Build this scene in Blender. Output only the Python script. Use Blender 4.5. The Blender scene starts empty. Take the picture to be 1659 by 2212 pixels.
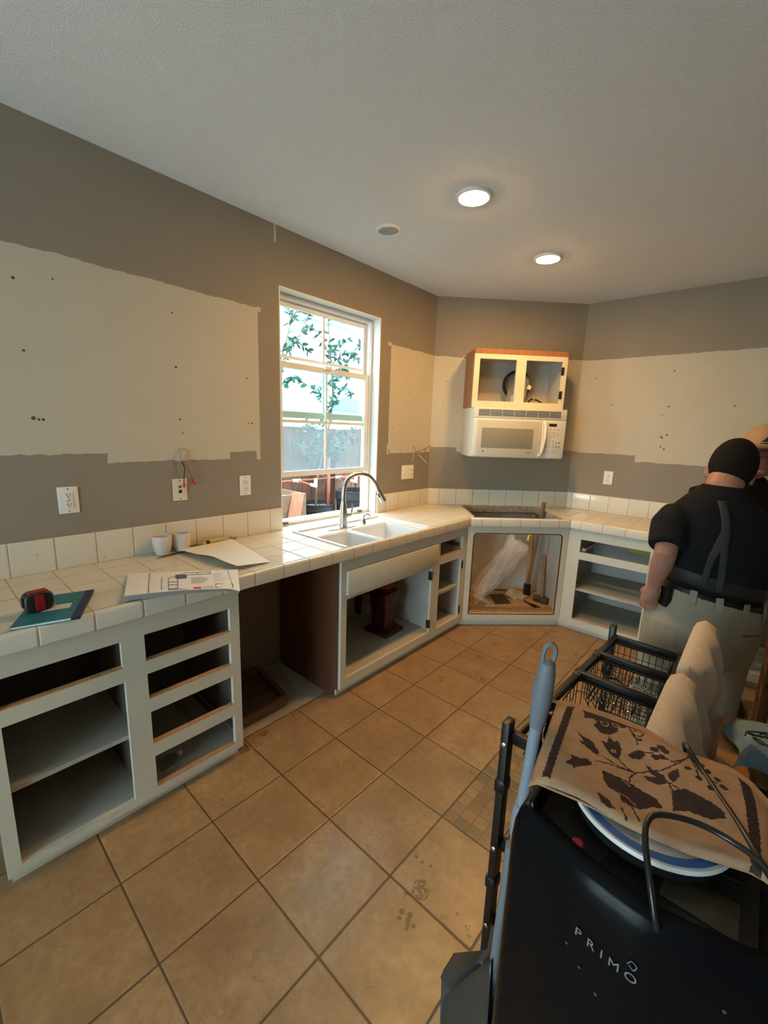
import bpy, bmesh, math, random
from mathutils import Vector, Matrix
random.seed(7)
PI = math.pi
C = bpy.context.scene.collection
S = bpy.context.scene
# ---------------------------------------------------------------- camera, world, exposure
cam_d = bpy.data.cameras.new('camera')
cam_d.sensor_fit = 'HORIZONTAL'; cam_d.sensor_width = 36.0
cam_d.lens = 36.0*921.75/1659.0
cam_d.clip_start = 0.02
cam = bpy.data.objects.new('camera', cam_d); C.objects.link(cam)
def cam_basis(yaw, pit, rol):
    F = Vector((-math.sin(yaw)*math.cos(pit), math.cos(yaw)*math.cos(pit), math.sin(pit)))
    R = Vector((math.cos(yaw), math.sin(yaw), 0)); U = R.cross(F)
    R2 = R*math.cos(rol)+U*math.sin(rol); U2 = -R*math.sin(rol)+U*math.cos(rol)
    return Matrix((R2, U2, -F)).transposed()
cam.matrix_world = Matrix.Translation((2.2593, -1.4795, 1.5673)) @ cam_basis(0.72288, -0.19013, 0.03388).to_4x4()
S.camera = cam
SKY = 18.0          # daylight from above
GROUND = 12.0       # light thrown up by the sunlit ground around the house
LAMP = 400.0       # glow of the ceiling lamps
EXPOSURE = -0.17
w = bpy.data.worlds.new('sky'); S.world = w; w.use_nodes = True
wt_ = w.node_tree; bgn = wt_.nodes['Background']
tcw = wt_.nodes.new('ShaderNodeTexCoord'); sxw = wt_.nodes.new('ShaderNodeSeparateXYZ'); mrw = wt_.nodes.new('ShaderNodeMapRange')
wt_.links.new(tcw.outputs['Generated'], sxw.inputs[0]); wt_.links.new(sxw.outputs[2], mrw.inputs[0])
for i_, v_ in enumerate((-.03, .03, GROUND, SKY)): mrw.inputs[i_+1].default_value = v_
wt_.links.new(mrw.outputs[0], bgn.inputs[1]); bgn.inputs[0].default_value = (0.72, 0.92, 1.0, 1)
S.view_settings.view_transform = 'Standard'; S.view_settings.look = 'None'
S.view_settings.exposure = EXPOSURE; S.view_settings.gamma = 1.0; S.view_settings.use_curve_mapping = False
S.cycles.max_bounces = 10; S.cycles.diffuse_bounces = 6; S.cycles.glossy_bounces = 4
S.cycles.transparent_max_bounces = 16; S.cycles.sample_clamp_indirect = 4.0
S.cycles.use_denoising = True
def portal(loc, rot, sx, sy):
    d = bpy.data.lights.new('window_daylight', 'AREA'); d.shape = 'RECTANGLE'; d.size = sx; d.size_y = sy
    d.cycles.is_portal = True
    o = bpy.data.objects.new('window_daylight', d); C.objects.link(o); o.location = loc; o.rotation_euler = rot
portal((-.125, .535, 1.64), (0, -PI/2, 0), 1.46, .89)       # kitchen window, facing into the room
portal((1.5, -4.02, 1.115), (PI/2, 0, PI), 1.6, 2.07)         # glazed door behind the camera
# ---------------------------------------------------------------- key sizes of the room
H = 2.683; ZC = 0.915; ZT = 1.061; D = 0.621; YA = 1.6705; LB = 1.3091; YF = 1.4102; LF = 0.7938
s = math.sqrt(.5)
WCX, WCY = s*LB, YA+s*LB            # corner of the diagonal wall and the back wall
FCX, YR = D+s*LF, YF+s*LF           # front corner of the worktop there
# ---------------------------------------------------------------- helpers
class Fr:                            # a wall's own frame: u along it, n out of it
    def __init__(f, o, u, n): f.o, f.u, f.n = Vector((*o, 0)), Vector((*u, 0)), Vector((*n, 0))
    def P(f, u, n, z): return f.o+f.u*u+f.n*n+Vector((0, 0, z))
FL = Fr((0, 0), (0, 1), (1, 0)); FD = Fr((0, YA), (s, s), (s, -s)); FR = Fr((0, WCY), (1, 0), (0, -1))
FW = Fr((0, 0), (1, 0), (0, 1))      # plain x, y
class MB:
    def __init__(b): b.bm = bmesh.new()
    def box(b, x0, x1, y0, y1, z0, z1, bev=0, seg=2): return b.fbox(FW, x0, x1, y0, y1, z0, z1, bev, seg)
    def fbox(b, F, u0, u1, n0, n1, z0, z1, bev=0, seg=2):
        return b.hexa([F.P(u, n, z) for z in (z0, z1) for u, n in ((u0, n0), (u1, n0), (u1, n1), (u0, n1))], bev, seg)
    def hexa(b, P, bev=0, seg=2):
        v = [b.bm.verts.new(p) for p in P]
        fs = [b.bm.faces.new([v[i] for i in q]) for q in ((3, 2, 1, 0), (4, 5, 6, 7), (0, 1, 5, 4), (1, 2, 6, 5), (2, 3, 7, 6), (3, 0, 4, 7))]
        if bev:
            es = list({e for f in fs for e in f.edges})
            bmesh.ops.bevel(b.bm, geom=es, offset=bev, segments=seg, affect='EDGES', profile=.5)
        return b
    def obox(b, c, ax, ay, az, bev=0, seg=2):      # centre and three half axes
        c, ax, ay, az = map(Vector, (c, ax, ay, az))
        return b.hexa([c+k*az+i*ax+j*ay for k in (-1, 1) for i, j in ((-1, -1), (1, -1), (1, 1), (-1, 1))], bev, seg)
    def bar(b, p, q, wd, th, up=(0, 0, 1), bev=0):
        p, q = Vector(p), Vector(q); d = (q-p); L = d.length; d.normalize()
        up = Vector(up)
        if abs(d.dot(up)) > .95: up = Vector((1, 0, 0))
        sd = d.cross(up).normalized(); up = sd.cross(d).normalized()
        return b.obox((p+q)/2, d*L/2, sd*wd/2, up*th/2, bev)
    def prism(b, poly, z0, z1, bev=0):
        lo = [b.bm.verts.new((x, y, z0)) for x, y in poly]; hi = [b.bm.verts.new((x, y, z1)) for x, y in poly]
        n = len(poly); fs = [b.bm.faces.new(lo[::-1]), b.bm.faces.new(hi)]
        fs += [b.bm.faces.new((lo[i], lo[(i+1) % n], hi[(i+1) % n], hi[i])) for i in range(n)]
        if bev: bmesh.ops.bevel(b.bm, geom=list({e for f in fs for e in f.edges}), offset=bev, segments=2, affect='EDGES', profile=.5)
        return b
    def loft(b, rings, cap=True, closed=False):
        R = [[b.bm.verts.new(p) for p in r] for r in rings]; n = len(R[0])
        for i in range(len(R)-(0 if closed else 1)):
            A, B = R[i], R[(i+1) % len(R)]
            for j in range(n): b.bm.faces.new((A[j], A[(j+1) % n], B[(j+1) % n], B[j]))
        if cap and not closed: b.bm.faces.new(R[0][::-1]); b.bm.faces.new(R[-1])
        return b
    def tube(b, pts, r, seg=8, closed=False, cap=True):
        pts = [Vector(p) for p in pts]; n = len(pts)
        rr = r if isinstance(r, (list, tuple)) else [r]*n
        rings = []; nrm = None
        for i, p in enumerate(pts):
            if closed: t = pts[(i+1) % n]-pts[i-1]
            else: t = pts[min(i+1, n-1)]-pts[max(i-1, 0)]
            t.normalize()
            if nrm is None: nrm = t.orthogonal().normalized()
            nrm = (nrm-t*nrm.dot(t))
            nrm = nrm.normalized() if nrm.length > 1e-6 else t.orthogonal().normalized()
            bi = t.cross(nrm)
            rings.append([p+(nrm*math.cos(2*PI*k/seg)+bi*math.sin(2*PI*k/seg))*rr[i] for k in range(seg)])
        return b.loft(rings, cap, closed)
    def lathe(b, prof, c=(0, 0, 0), axis=(0, 0, 1), seg=28, cap=True):
        c, a = Vector(c), Vector(axis).normalized()
        e = a.orthogonal().normalized(); g = a.cross(e)
        return b.loft([[c+a*z+(e*math.cos(2*PI*k/seg)+g*math.sin(2*PI*k/seg))*max(r, 1e-4) for k in range(seg)] for r, z in prof], cap)
    def ell(b, c, a, bb, cc, R=None, nu=20, nv=12):
        c = Vector(c); R = R or Matrix.Identity(3)
        return b.loft([[c+R @ Vector((a*math.cos(2*PI*k/nu)*math.sin(PI*j/nv), bb*math.sin(2*PI*k/nu)*math.sin(PI*j/nv), -cc*math.cos(PI*j/nv))) for k in range(nu)] for j in range(1, nv)])
    def sheet(b, fn, nu, nv, mf=None):
        V = [[b.bm.verts.new(fn(i/nu, j/nv)) for i in range(nu+1)] for j in range(nv+1)]
        for j in range(nv):
            for i in range(nu):
                f = b.bm.faces.new((V[j][i], V[j][i+1], V[j+1][i+1], V[j+1][i]))
                if mf: f.material_index = mf(f.calc_center_median())
        return b
    def frame(b, F, u0, u1, z0, z1, n0, n1, holes):         # a plate from n0 to n1 with rectangular holes (ua, ub, za, zb)
        us = sorted({u0, u1, *[h[i] for h in holes for i in (0, 1)]}); zs = sorted({z0, z1, *[h[i] for h in holes for i in (2, 3)]})
        us = [u for u in us if u0 <= u <= u1]; zs = [z for z in zs if z0 <= z <= z1]
        V = {}
        def v(i, j, n):
            if (i, j, n) not in V: V[i, j, n] = b.bm.verts.new(F.P(us[i], n, zs[j]))
            return V[i, j, n]
        solid = lambda i, j: 0 <= i < len(us)-1 and 0 <= j < len(zs)-1 and not any(h[0] <= (us[i]+us[i+1])/2 <= h[1] and h[2] <= (zs[j]+zs[j+1])/2 <= h[3] for h in holes)
        for i in range(len(us)-1):
            for j in range(len(zs)-1):
                if not solid(i, j): continue
                b.bm.faces.new((v(i, j, n1), v(i+1, j, n1), v(i+1, j+1, n1), v(i, j+1, n1)))
                b.bm.faces.new((v(i, j+1, n0), v(i+1, j+1, n0), v(i+1, j, n0), v(i, j, n0)))
                for di, dj, a, c in ((-1, 0, (i, j), (i, j+1)), (1, 0, (i+1, j+1), (i+1, j)), (0, -1, (i+1, j), (i, j)), (0, 1, (i, j+1), (i+1, j+1))):
                    if not solid(i+di, j+dj): b.bm.faces.new((v(*a, n0), v(*c, n0), v(*c, n1), v(*a, n1)))
        return b
    def build(b, name, m, parent=None, loc=None, smooth=True, ang=38):
        bmesh.ops.recalc_face_normals(b.bm, faces=b.bm.faces[:])
        me = bpy.data.meshes.new(name)
        if parent is not None:
            off = Vector((0, 0, 0)); q = parent
            while q is not None: off += q.location; q = q.parent
        else: off = Vector(loc) if loc else Vector((0, 0, 0))
        b.bm.verts.ensure_lookup_table()
        for v_ in b.bm.verts: v_.co -= off
        b.bm.to_mesh(me); b.bm.free()
        for mm in (m if isinstance(m, list) else [m]): me.materials.append(mm)
        if smooth:
            for p in me.polygons: p.use_smooth = True
            me.set_sharp_from_angle(angle=math.radians(ang))
        o = bpy.data.objects.new(name, me); C.objects.link(o)
        if parent is not None: o.parent = parent
        else: o.location = off
        return o
def tag(o, label=None, cat=None, group=None, kind=None):
    if label: o['label'] = label
    if cat: o['category'] = cat
    if group: o['group'] = group
    if kind: o['kind'] = kind
    return o
def thing(name, loc, label=None, cat=None, group=None, kind=None):
    o = bpy.data.objects.new(name, None); o.empty_display_size = .05; C.objects.link(o); o.location = loc
    return tag(o, label, cat, group, kind)
def dup(root, loc, rz=None, label=None):
    r = root.copy(); C.objects.link(r); r.location = loc
    if rz is not None: r.rotation_euler = (0, 0, rz)
    if label: r['label'] = label
    for ch in list(root.children):
        c = ch.copy(); C.objects.link(c); c.parent = r
        for g in list(ch.children):
            d = g.copy(); C.objects.link(d); d.parent = c
    return r
def struct(o): o['kind'] = 'structure'; return o
def text_mesh(name, txt, size, M, m, parent, depth=.0004, align='LEFT'):
    cu = bpy.data.curves.new('t', 'FONT'); cu.body = txt; cu.size = size; cu.extrude = depth; cu.align_x = align
    cu.resolution_u = 3
    o = bpy.data.objects.new('t', cu); C.objects.link(o)
    bpy.context.view_layer.update()
    me = bpy.data.meshes.new_from_object(o.evaluated_get(bpy.context.evaluated_depsgraph_get()))
    bpy.data.objects.remove(o); bpy.data.curves.remove(cu)
    me.name = name; me.materials.clear(); me.materials.append(m)
    off = Vector((0, 0, 0)); q = parent
    while q is not None: off += q.location; q = q.parent
    me.transform(Matrix.Translation(-off) @ M)
    t = bpy.data.objects.new(name, me); C.objects.link(t); t.parent = parent
    return t
def basis(o, x, y):                   # matrix with given origin, x and y axes
    x, y = Vector(x).normalized(), Vector(y).normalized(); z = x.cross(y)
    return Matrix.Translation(Vector(o)) @ Matrix((x, y, z)).transposed().to_4x4()
def smoothpath(P, n=6):              # Catmull-Rom through the points
    P = [Vector(p) for p in P]; out = []
    for i in range(len(P)-1):
        a, b_, c, d = P[max(i-1, 0)], P[i], P[i+1], P[min(i+2, len(P)-1)]
        for k in range(n):
            t = k/n
            out.append(.5*((2*b_)+(c-a)*t+(2*a-5*b_+4*c-d)*t*t+(3*b_-a-3*c+d)*t**3))
    return out+[P[-1]]
# ---------------------------------------------------------------- materials
def nm(name):
    m = bpy.data.materials.new(name); m.use_nodes = True
    return m, m.node_tree, m.node_tree.nodes['Principled BSDF']
class G:                              # small node-graph writer
    def __init__(g, t): g.t = t
    def n(g, ty, **kw):
        x = g.t.nodes.new(ty)
        for k, v in kw.items(): setattr(x, k, v)
        return x
    def put(g, sock, v):
        if isinstance(v, (int, float)): sock.default_value = v
        elif isinstance(v, tuple): sock.default_value = v
        else: g.t.links.new(v, sock)
    def m(g, op, a, b=None, c=None):
        x = g.n('ShaderNodeMath', operation=op)
        for i, v in enumerate((a, b, c)):
            if v is not None: g.put(x.inputs[i], v)
        return x.outputs[0]
    def xyz(g):
        p = g.n('ShaderNodeNewGeometry'); q = g.n('ShaderNodeSeparateXYZ'); g.t.links.new(p.outputs['Position'], q.inputs[0])
        return p.outputs['Position'], q.outputs[0], q.outputs[1], q.outputs[2]
    def noise(g, scale, detail=3, vec=None, rough=.5, dist=0):
        x = g.n('ShaderNodeTexNoise'); x.inputs['Scale'].default_value = scale; x.inputs['Detail'].default_value = detail
        x.inputs['Roughness'].default_value = rough; x.inputs['Distortion'].default_value = dist
        if vec is not None: g.t.links.new(vec, x.inputs['Vector'])
        return x.outputs['Fac']
    def mr(g, v, a, b, c=0., d=1.):
        x = g.n('ShaderNodeMapRange'); x.clamp = True
        g.put(x.inputs[0], v)
        for i, q in enumerate((a, b, c, d)): x.inputs[i+1].default_value = q
        return x.outputs[0]
    def mix(g, f, a, b):
        x = g.n('ShaderNodeMix', data_type='RGBA'); g.put(x.inputs['Factor'], f)
        for i, v in ((6, a), (7, b)):
            if isinstance(v, tuple): x.inputs[i].default_value = (*v, 1)
            else: g.t.links.new(v, x.inputs[i])
        return x.outputs[2]
    def bump(g, h, st, dist, bsdf):
        x = g.n('ShaderNodeBump'); x.inputs['Strength'].default_value = st; x.inputs['Distance'].default_value = dist
        g.t.links.new(h, x.inputs['Height']); g.t.links.new(x.outputs[0], bsdf.inputs['Normal'])
    def rect(g, u, v, r):
        return g.m('MULTIPLY', g.m('MULTIPLY', g.m('GREATER_THAN', u, r[0]), g.m('LESS_THAN', u, r[1])), g.m('MULTIPLY', g.m('GREATER_THAN', v, r[2]), g.m('LESS_THAN', v, r[3])))
    def dots(g, u, v, L):
        tot = None
        for a, b_, r in L:
            du = g.m('SUBTRACT', u, a); dv = g.m('SUBTRACT', v, b_)
            d = g.m('LESS_THAN', g.m('ADD', g.m('MULTIPLY', du, du), g.m('MULTIPLY', dv, dv)), r*r)
            tot = d if tot is None else g.m('MAXIMUM', tot, d)
        return tot
def mat(name, col, rough=.5, metal=0, var=.08, vs=8, bump=0, bs=150, spec=.5, coat=0, speck=0):
    m, t, b = nm(name); g = G(t)
    tc = g.n('ShaderNodeTexCoord').outputs['Object']
    f = g.noise(vs, 4, tc)
    hi = tuple(min(1, c*(1+var)) for c in col); lo = tuple(c*(1-var) for c in col)
    c = g.mix(g.mr(f, .3, .7), lo, hi)
    if speck:
        f2 = g.noise(60, 2, tc); c = g.mix(g.mr(f2, .70, .74, 0, speck), c, tuple(x*.35 for x in col))
    t.links.new(c, b.inputs['Base Color'])
    b.inputs['Roughness'].default_value = rough; b.inputs['Metallic'].default_value = metal
    b.inputs['Specular IOR Level'].default_value = spec; b.inputs['Coat Weight'].default_value = coat
    if bump: g.bump(g.noise(bs, 3, tc), bump, .002, b)
    return m
def wood(name, c1, c2, rough=.45, axis=2, sc=14):
    m, t, b = nm(name); g = G(t)
    tc = g.n('ShaderNodeTexCoord').outputs['Object']
    mp = g.n('ShaderNodeMapping'); t.links.new(tc, mp.inputs[0])
    v = [sc, sc, sc]; v[axis] = sc*.08; mp.inputs['Scale'].default_value = v
    f = g.noise(3, 5, mp.outputs[0], .6, .6)
    t.links.new(g.mix(g.mr(f, .3, .7), c1, c2), b.inputs['Base Color']); b.inputs['Roughness'].default_value = rough
    g.bump(f, .15, .002, b)
    return m
def emis(name, col, st):
    m, t, b = nm(name); b.inputs['Emission Color'].default_value = (*col, 1); b.inputs['Emission Strength'].default_value = st
    b.inputs['Base Color'].default_value = (*col, 1); return m
PAINT, PATCH = (.275, .233, .177), (.56, .51, .39)
def wall_mat(name, F, patches, holes=[], pale=[], up=0):
    m, t, b = nm(name); g = G(t); pos, x, y, z = g.xyz()
    u = g.m('ADD', g.m('MULTIPLY', x, F.u.x), g.m('ADD', g.m('MULTIPLY', y, F.u.y), -(F.o.x*F.u.x+F.o.y*F.u.y)))
    nz = g.m('MULTIPLY', g.m('SUBTRACT', g.noise(28, 3, pos), .5), .012)
    nz2 = g.m('MULTIPLY', g.m('SUBTRACT', g.noise(7, 2, pos), .5), .018)
    uu = g.m('ADD', u, nz); zz = g.m('ADD', g.m('ADD', z, nz), nz2)
    msk = None
    for r in patches:
        q = g.rect(uu, zz, r); msk = q if msk is None else g.m('MAXIMUM', msk, q)
    f = g.noise(4, 3, pos)
    a = g.mix(f, tuple(c*.93 for c in PAINT), tuple(c*1.07 for c in PAINT))
    p = g.mix(f, tuple(c*.94 for c in PATCH), tuple(c*1.05 for c in PATCH))
    c = g.mix(msk, a, p) if msk is not None else a
    for r in pale: c = g.mix(g.m('MULTIPLY', g.rect(uu, zz, r), .55), c, (.72, .70, .64))
    if holes: c = g.mix(g.m('MULTIPLY', g.dots(g.m('ADD', u, nz), z, holes), .9), c, (.04, .03, .025))
    t.links.new(c, b.inputs['Base Color']); b.inputs['Roughness'].default_value = .6; b.inputs['Specular IOR Level'].default_value = .3
    g.bump(g.noise(95, 4, pos, .6), .35, .004, b)
    return m
WHITE = mat('cabinet_white', (.67, .64, .51), .38, var=.05, vs=5, bump=.12, bs=60, speck=.22)
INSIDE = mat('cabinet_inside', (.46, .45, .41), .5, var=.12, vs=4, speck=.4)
SHELF = mat('shelf_paint', (.47, .45, .38), .5, var=.12, vs=5)
RAWW = wood('raw_edge', (.42, .22, .10), (.55, .33, .16), .6)
BROWNP = wood('brown_laminate', (.10, .042, .022), (.14, .062, .033), .32)
BROWNE = wood('oak_edge', (.30, .115, .045), (.40, .17, .07), .45)
HINGE = mat('hinge_dark', (.035, .028, .022), .45, .6)
STEEL = mat('brushed_steel', (.60, .57, .51), .27, 1.0, var=.06, vs=40)
CHROME = mat('chrome', (.75, .75, .76), .12, 1.0, var=.03)
BLACKM = mat('black_metal', (.012, .012, .012), .35, .3, var=.1)
BLACKP = mat('black_plastic', (.010, .010, .011), .22, var=.1)
BLACKR = mat('black_rough', (.014, .013, .013), .7, var=.2)
VINYL = mat('window_vinyl', (.80, .80, .77), .4, var=.03)
PLATE = mat('wall_plate', (.86, .84, .78), .3, var=.02)
IVORY = mat('ivory_plate', (.76, .68, .50), .35, var=.03)
DARK = mat('dark_slot', (.02, .018, .016), .6)
PORC = mat('sink_white', (.82, .84, .86), .12, var=.02)
PAPER = mat('paper_white', (.86, .86, .84), .7, var=.02)
def tile_mat(name, F, pu, pv, ph_u, ph_v, vertical=False, col=(.76, .72, .60)):
    m, t, b = nm(name); g = G(t); pos, x, y, z = g.xyz()
    lin = lambda d: g.m('ADD', g.m('MULTIPLY', x, d.x), g.m('ADD', g.m('MULTIPLY', y, d.y), -(F.o.dot(d))))
    u = g.m('ADD', lin(F.u), -ph_u); v = z if vertical else g.m('ADD', lin(F.n), -ph_v)
    du = g.m('PINGPONG', g.m('ADD', u, 50*pu), pu/2)
    dv = g.m('PINGPONG', g.m('ADD', v, 50*pv), pv/2) if not vertical else None
    d = du if vertical else g.m('MINIMUM', du, dv)
    gr = g.mr(d, .0012, .0022)
    f = g.noise(6, 3, pos); f2 = g.noise(45, 2, pos)
    c = g.mix(f, tuple(k*.95 for k in col), tuple(min(1, k*1.04) for k in col))
    c = g.mix(g.mr(f2, .72, .76, 0, .5), c, (.30, .22, .12))
    t.links.new(g.mix(gr, (.33, .25, .15), c), b.inputs['Base Color'])
    b.inputs['Roughness'].default_value = .13
    t.links.new(g.mr(d, .001, .003, .7, .13), b.inputs['Roughness'])
    h = g.m('ADD', g.mr(d, .0, .006), g.m('MULTIPLY', g.noise(9, 2, pos), .25))
    g.bump(h, .5, .003, b)
    return m
TILE_L = tile_mat('tile_left', FL, .155, .155, -.0195, .589-.155*3)
TILE_D = tile_mat('tile_corner', FD, .155, .155, .3369, .591)
TILE_R = tile_mat('tile_right', FR, .155, .155, FCX+.0776, .5926)
TRIM_L = tile_mat('trim_left', FL, .155, .155, -.0195, 0, True); TRIM_D = tile_mat('trim_corner', FD, .155, .155, .3369, 0, True); TRIM_R = tile_mat('trim_right', FR, .155, .155, FCX+.0776, 0, True)
BS_L = tile_mat('splash_left', FL, .155, .155, 0, 0, True); BS_D = tile_mat('splash_corner', FD, .155, .155, .107, 0, True)
BS_R = tile_mat('splash_right', FR, .155, .155, WCX+.05, 0, True)
# ---------------------------------------------------------------- floor, walls, ceiling
def floor_mat():
    m, t, b = nm('floor_tile'); g = G(t); pos, x, y, z = g.xyz()
    P = .3295
    u = g.m('ADD', x, -.8195+20*P); v = g.m('ADD', y, .1645+20*P)
    d = g.m('MINIMUM', g.m('PINGPONG', u, P/2), g.m('PINGPONG', v, P/2))
    def ident(p):
        cv = g.n('ShaderNodeCombineXYZ'); t.links.new(g.m('FLOOR', g.m('DIVIDE', u, p)), cv.inputs[0]); t.links.new(g.m('FLOOR', g.m('DIVIDE', v, p)), cv.inputs[1])
        wn = g.n('ShaderNodeTexWhiteNoise'); t.links.new(cv.outputs[0], wn.inputs['Vector']); return wn
    wn = ident(P)
    off = g.n('ShaderNodeVectorMath', operation='SCALE'); off.inputs['Scale'].default_value = 7.0; t.links.new(wn.outputs['Color'], off.inputs[0])
    ad = g.n('ShaderNodeVectorMath', operation='ADD'); t.links.new(pos, ad.inputs[0]); t.links.new(off.outputs[0], ad.inputs[1])
    q = ad.outputs[0]
    c = g.mix(g.mr(g.noise(5, 5, q, .65), .32, .68), (.315, .182, .080), (.485, .305, .142))
    c = g.mix(g.mr(g.noise(38, 4, q), .35, .75, 0, .5), c, (.24, .14, .07))
    vein = g.m('ABSOLUTE', g.m('SUBTRACT', g.noise(7, 6, q, .6, 1.2), .5))
    c = g.mix(g.m('MULTIPLY', g.mr(vein, .0, .010, .5, 0), g.mr(g.noise(4, 2, q), .5, .6)), c, (.13, .075, .045))
    c = g.mix(g.m('MULTIPLY', wn.outputs['Value'], .22), c, (.23, .15, .09))
    # the mosaic-patterned tiles beside the rack
    cu = .0549
    dm = g.m('MINIMUM', g.m('PINGPONG', u, cu/2), g.m('PINGPONG', v, cu/2)); w2 = ident(cu)
    mos = g.rect(x, y, (1.4785, 1.808, -.1645, .4945))
    mc = g.mix(g.m('MULTIPLY', w2.outputs['Value'], .95), c, (.13, .105, .06)); mc = g.mix(g.mr(dm, .0010, .0035, .8, 0), mc, (.10, .075, .045))
    c = g.mix(g.m('MULTIPLY', mos, .78), c, mc)
    # brown drips and scuffs
    nz = g.m('MULTIPLY', g.m('SUBTRACT', g.noise(60, 3, pos), .5), .03)
    DT = [(1.504, -.374, .007), (1.533, -.377, .006), (1.563, -.367, .006), (1.583, -.555, .010), (1.589, -.575, .008), (1.609, -.545, .01), (1.613, -.561, .009), (1.636, -.562, .008), (1.621, -.574, .008), (1.626, -.585, .006), (1.721, -.435, .006)]
    dd = g.dots(x, y, DT)
    sc = g.m('MULTIPLY', g.dots(g.m('ADD', x, nz), g.m('ADD', y, nz), [(1.589, -.455, .034), (1.558, -.503, .013), (1.768, -.448, .010), (1.783, -.466, .009), (1.693, -.473, .008), (.55, -.53, .035), (.53, -.40, .02)]), g.mr(g.noise(75, 3, pos), .42, .5))
    c = g.mix(g.m('MULTIPLY', g.m('MAXIMUM', dd, sc), .75), c, (.085, .055, .028))
    c = g.mix(g.mr(d, .0022, .0034), (.10, .062, .035), c)
    # bare slab where a machine stood
    e = g.m('ADD', x, g.m('MULTIPLY', g.m('SUBTRACT', g.noise(14, 3, pos), .5), .03))
    raw = g.rect(e, y, (-1, .488, -.62, .12))
    c = g.mix(raw, c, g.mix(g.noise(9, 4, pos), (.34, .30, .24), (.48, .44, .37)))
    t.links.new(c, b.inputs['Base Color'])
    t.links.new(g.m('MAXIMUM', g.mr(g.noise(6, 4, q), .3, .7, .26, .42), g.m('MULTIPLY', raw, .8)), b.inputs['Roughness'])
    g.bump(g.m('ADD', g.m('MULTIPLY', g.mr(d, .001, .006), g.m('SUBTRACT', 1, raw)), g.m('MULTIPLY', g.noise(22, 4, q), .35)), .45, .004, b)
    return m
def ceil_mat():
    m, t, b = nm('ceiling_texture'); g = G(t); pos, x, y, z = g.xyz()
    b.inputs['Base Color'].default_value = (.79, .80, .80, 1); b.inputs['Roughness'].default_value = .9; b.inputs['Specular IOR Level'].default_value = .1
    g.bump(g.mr(g.noise(170, 4, pos, .6), .42, .62), .42, .005, b)
    return m
XR, YN = 4.6, -4.0
struct(MB().box(-.12, 5.0, -7.0, 9.0, 2.81, 6.0).build('upper_sky_blocker', mat('sky_blocker_tan', (.55, .52, .46), .8), smooth=False))  # unseen block added above the room to shade the fence from the sky
struct(MB().box(-.12, XR+.12, YN-.12, WCY+.12, -.12, 0).build('floor', floor_mat()))
struct(MB().box(-.12, XR+.12, YN-.12, WCY+.12, H, H+.12).build('ceiling', ceil_mat()))
WIN = (.092, .980, ZC-.04, 2.370)
hA = [(-1.115, 2.093, .006), (-.989, 2.121, .004), (-.523, 2.092, .005), (-1.109, 1.829, .005), (-.519, 1.839, .006), (-.128, 1.827, .005), (-.514, 1.585, .005), (-1.103, 1.567, .008), (-1.086, 1.562, .005), (-1.071, 1.562, .006), (-.103, 1.579, .005), (-.125, 1.576, .004), (-.505, 1.516, .004), (1.443, 2.106, .005), (1.338, 1.87, .004), (1.542, 1.901, .005), (1.149, 1.58, .005), (1.46, 1.56, .005)]
mA = wall_mat('wall_left_paint', FL, [(-6, -.052, 1.418, 2.218), (-.852, -.246, 1.378, 1.43), (-.078, -.052, 1.368, 1.43), (1.102, 1.8, 1.415, 2.208), (1.125, 1.8, 1.385, 1.42), (1.090, 1.112, 1.375, 1.45), (1.066, 1.108, 2.200, 2.222), (-.056, -.030, 2.196, 2.222), (.063, .078, 2.586, 2.72)], hA, [])
struct(MB().frame(FL, YN, YA+.05, 0, H, -.12, 0, [WIN]).build('wall_left', mA, smooth=False))
mB = wall_mat('wall_corner_paint', FD, [(-.2, .262, 1.432, 2.205), (.25, 1.6, 1.432, 2.222), (.24, .30, 1.395, 1.45)], [(.262, 2.205, .007), (.12, 2.0, .004), (.10, 1.8, .004), (1.17, 1.98, .006), (1.19, 1.75, .005)])
struct(MB().fbox(FD, -.05, LB+.05, -.12, 0, 0, H).build('wall_corner', mB, smooth=False))
hC = [(1.054, 2.065, .005), (1.205, 1.839, .005), (1.62, 1.822, .006), (1.588, 1.755, .004), (2.029, 1.823, .006), (1.612, 1.575, .005), (1.608, 1.508, .006), (1.632, 1.489, .007), (1.624, 2.092, .006), (1.602, 1.585, .008), (1.64, 1.60, .007)]
mC = wall_mat('wall_back_paint', FR, [(.5, 3.4, 1.428, 2.215), (1.438, 3.4, 1.375, 1.44)], hC)
struct(MB().box(WCX-.05, XR+.12, WCY, WCY+.12, 0, H).build('wall_back', mC, smooth=False))
mP = wall_mat('wall_plain_paint', FL, [])
struct(MB().box(XR, XR+.12, YN-.12, WCY+.12, 0, H).build('wall_right', mP, smooth=False))
struct(MB().frame(FW, -.12, XR+.12, 0, H, YN-.12, YN, [(.7, 2.3, .08, 2.15)]).build('wall_front', mP, smooth=False))
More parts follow.
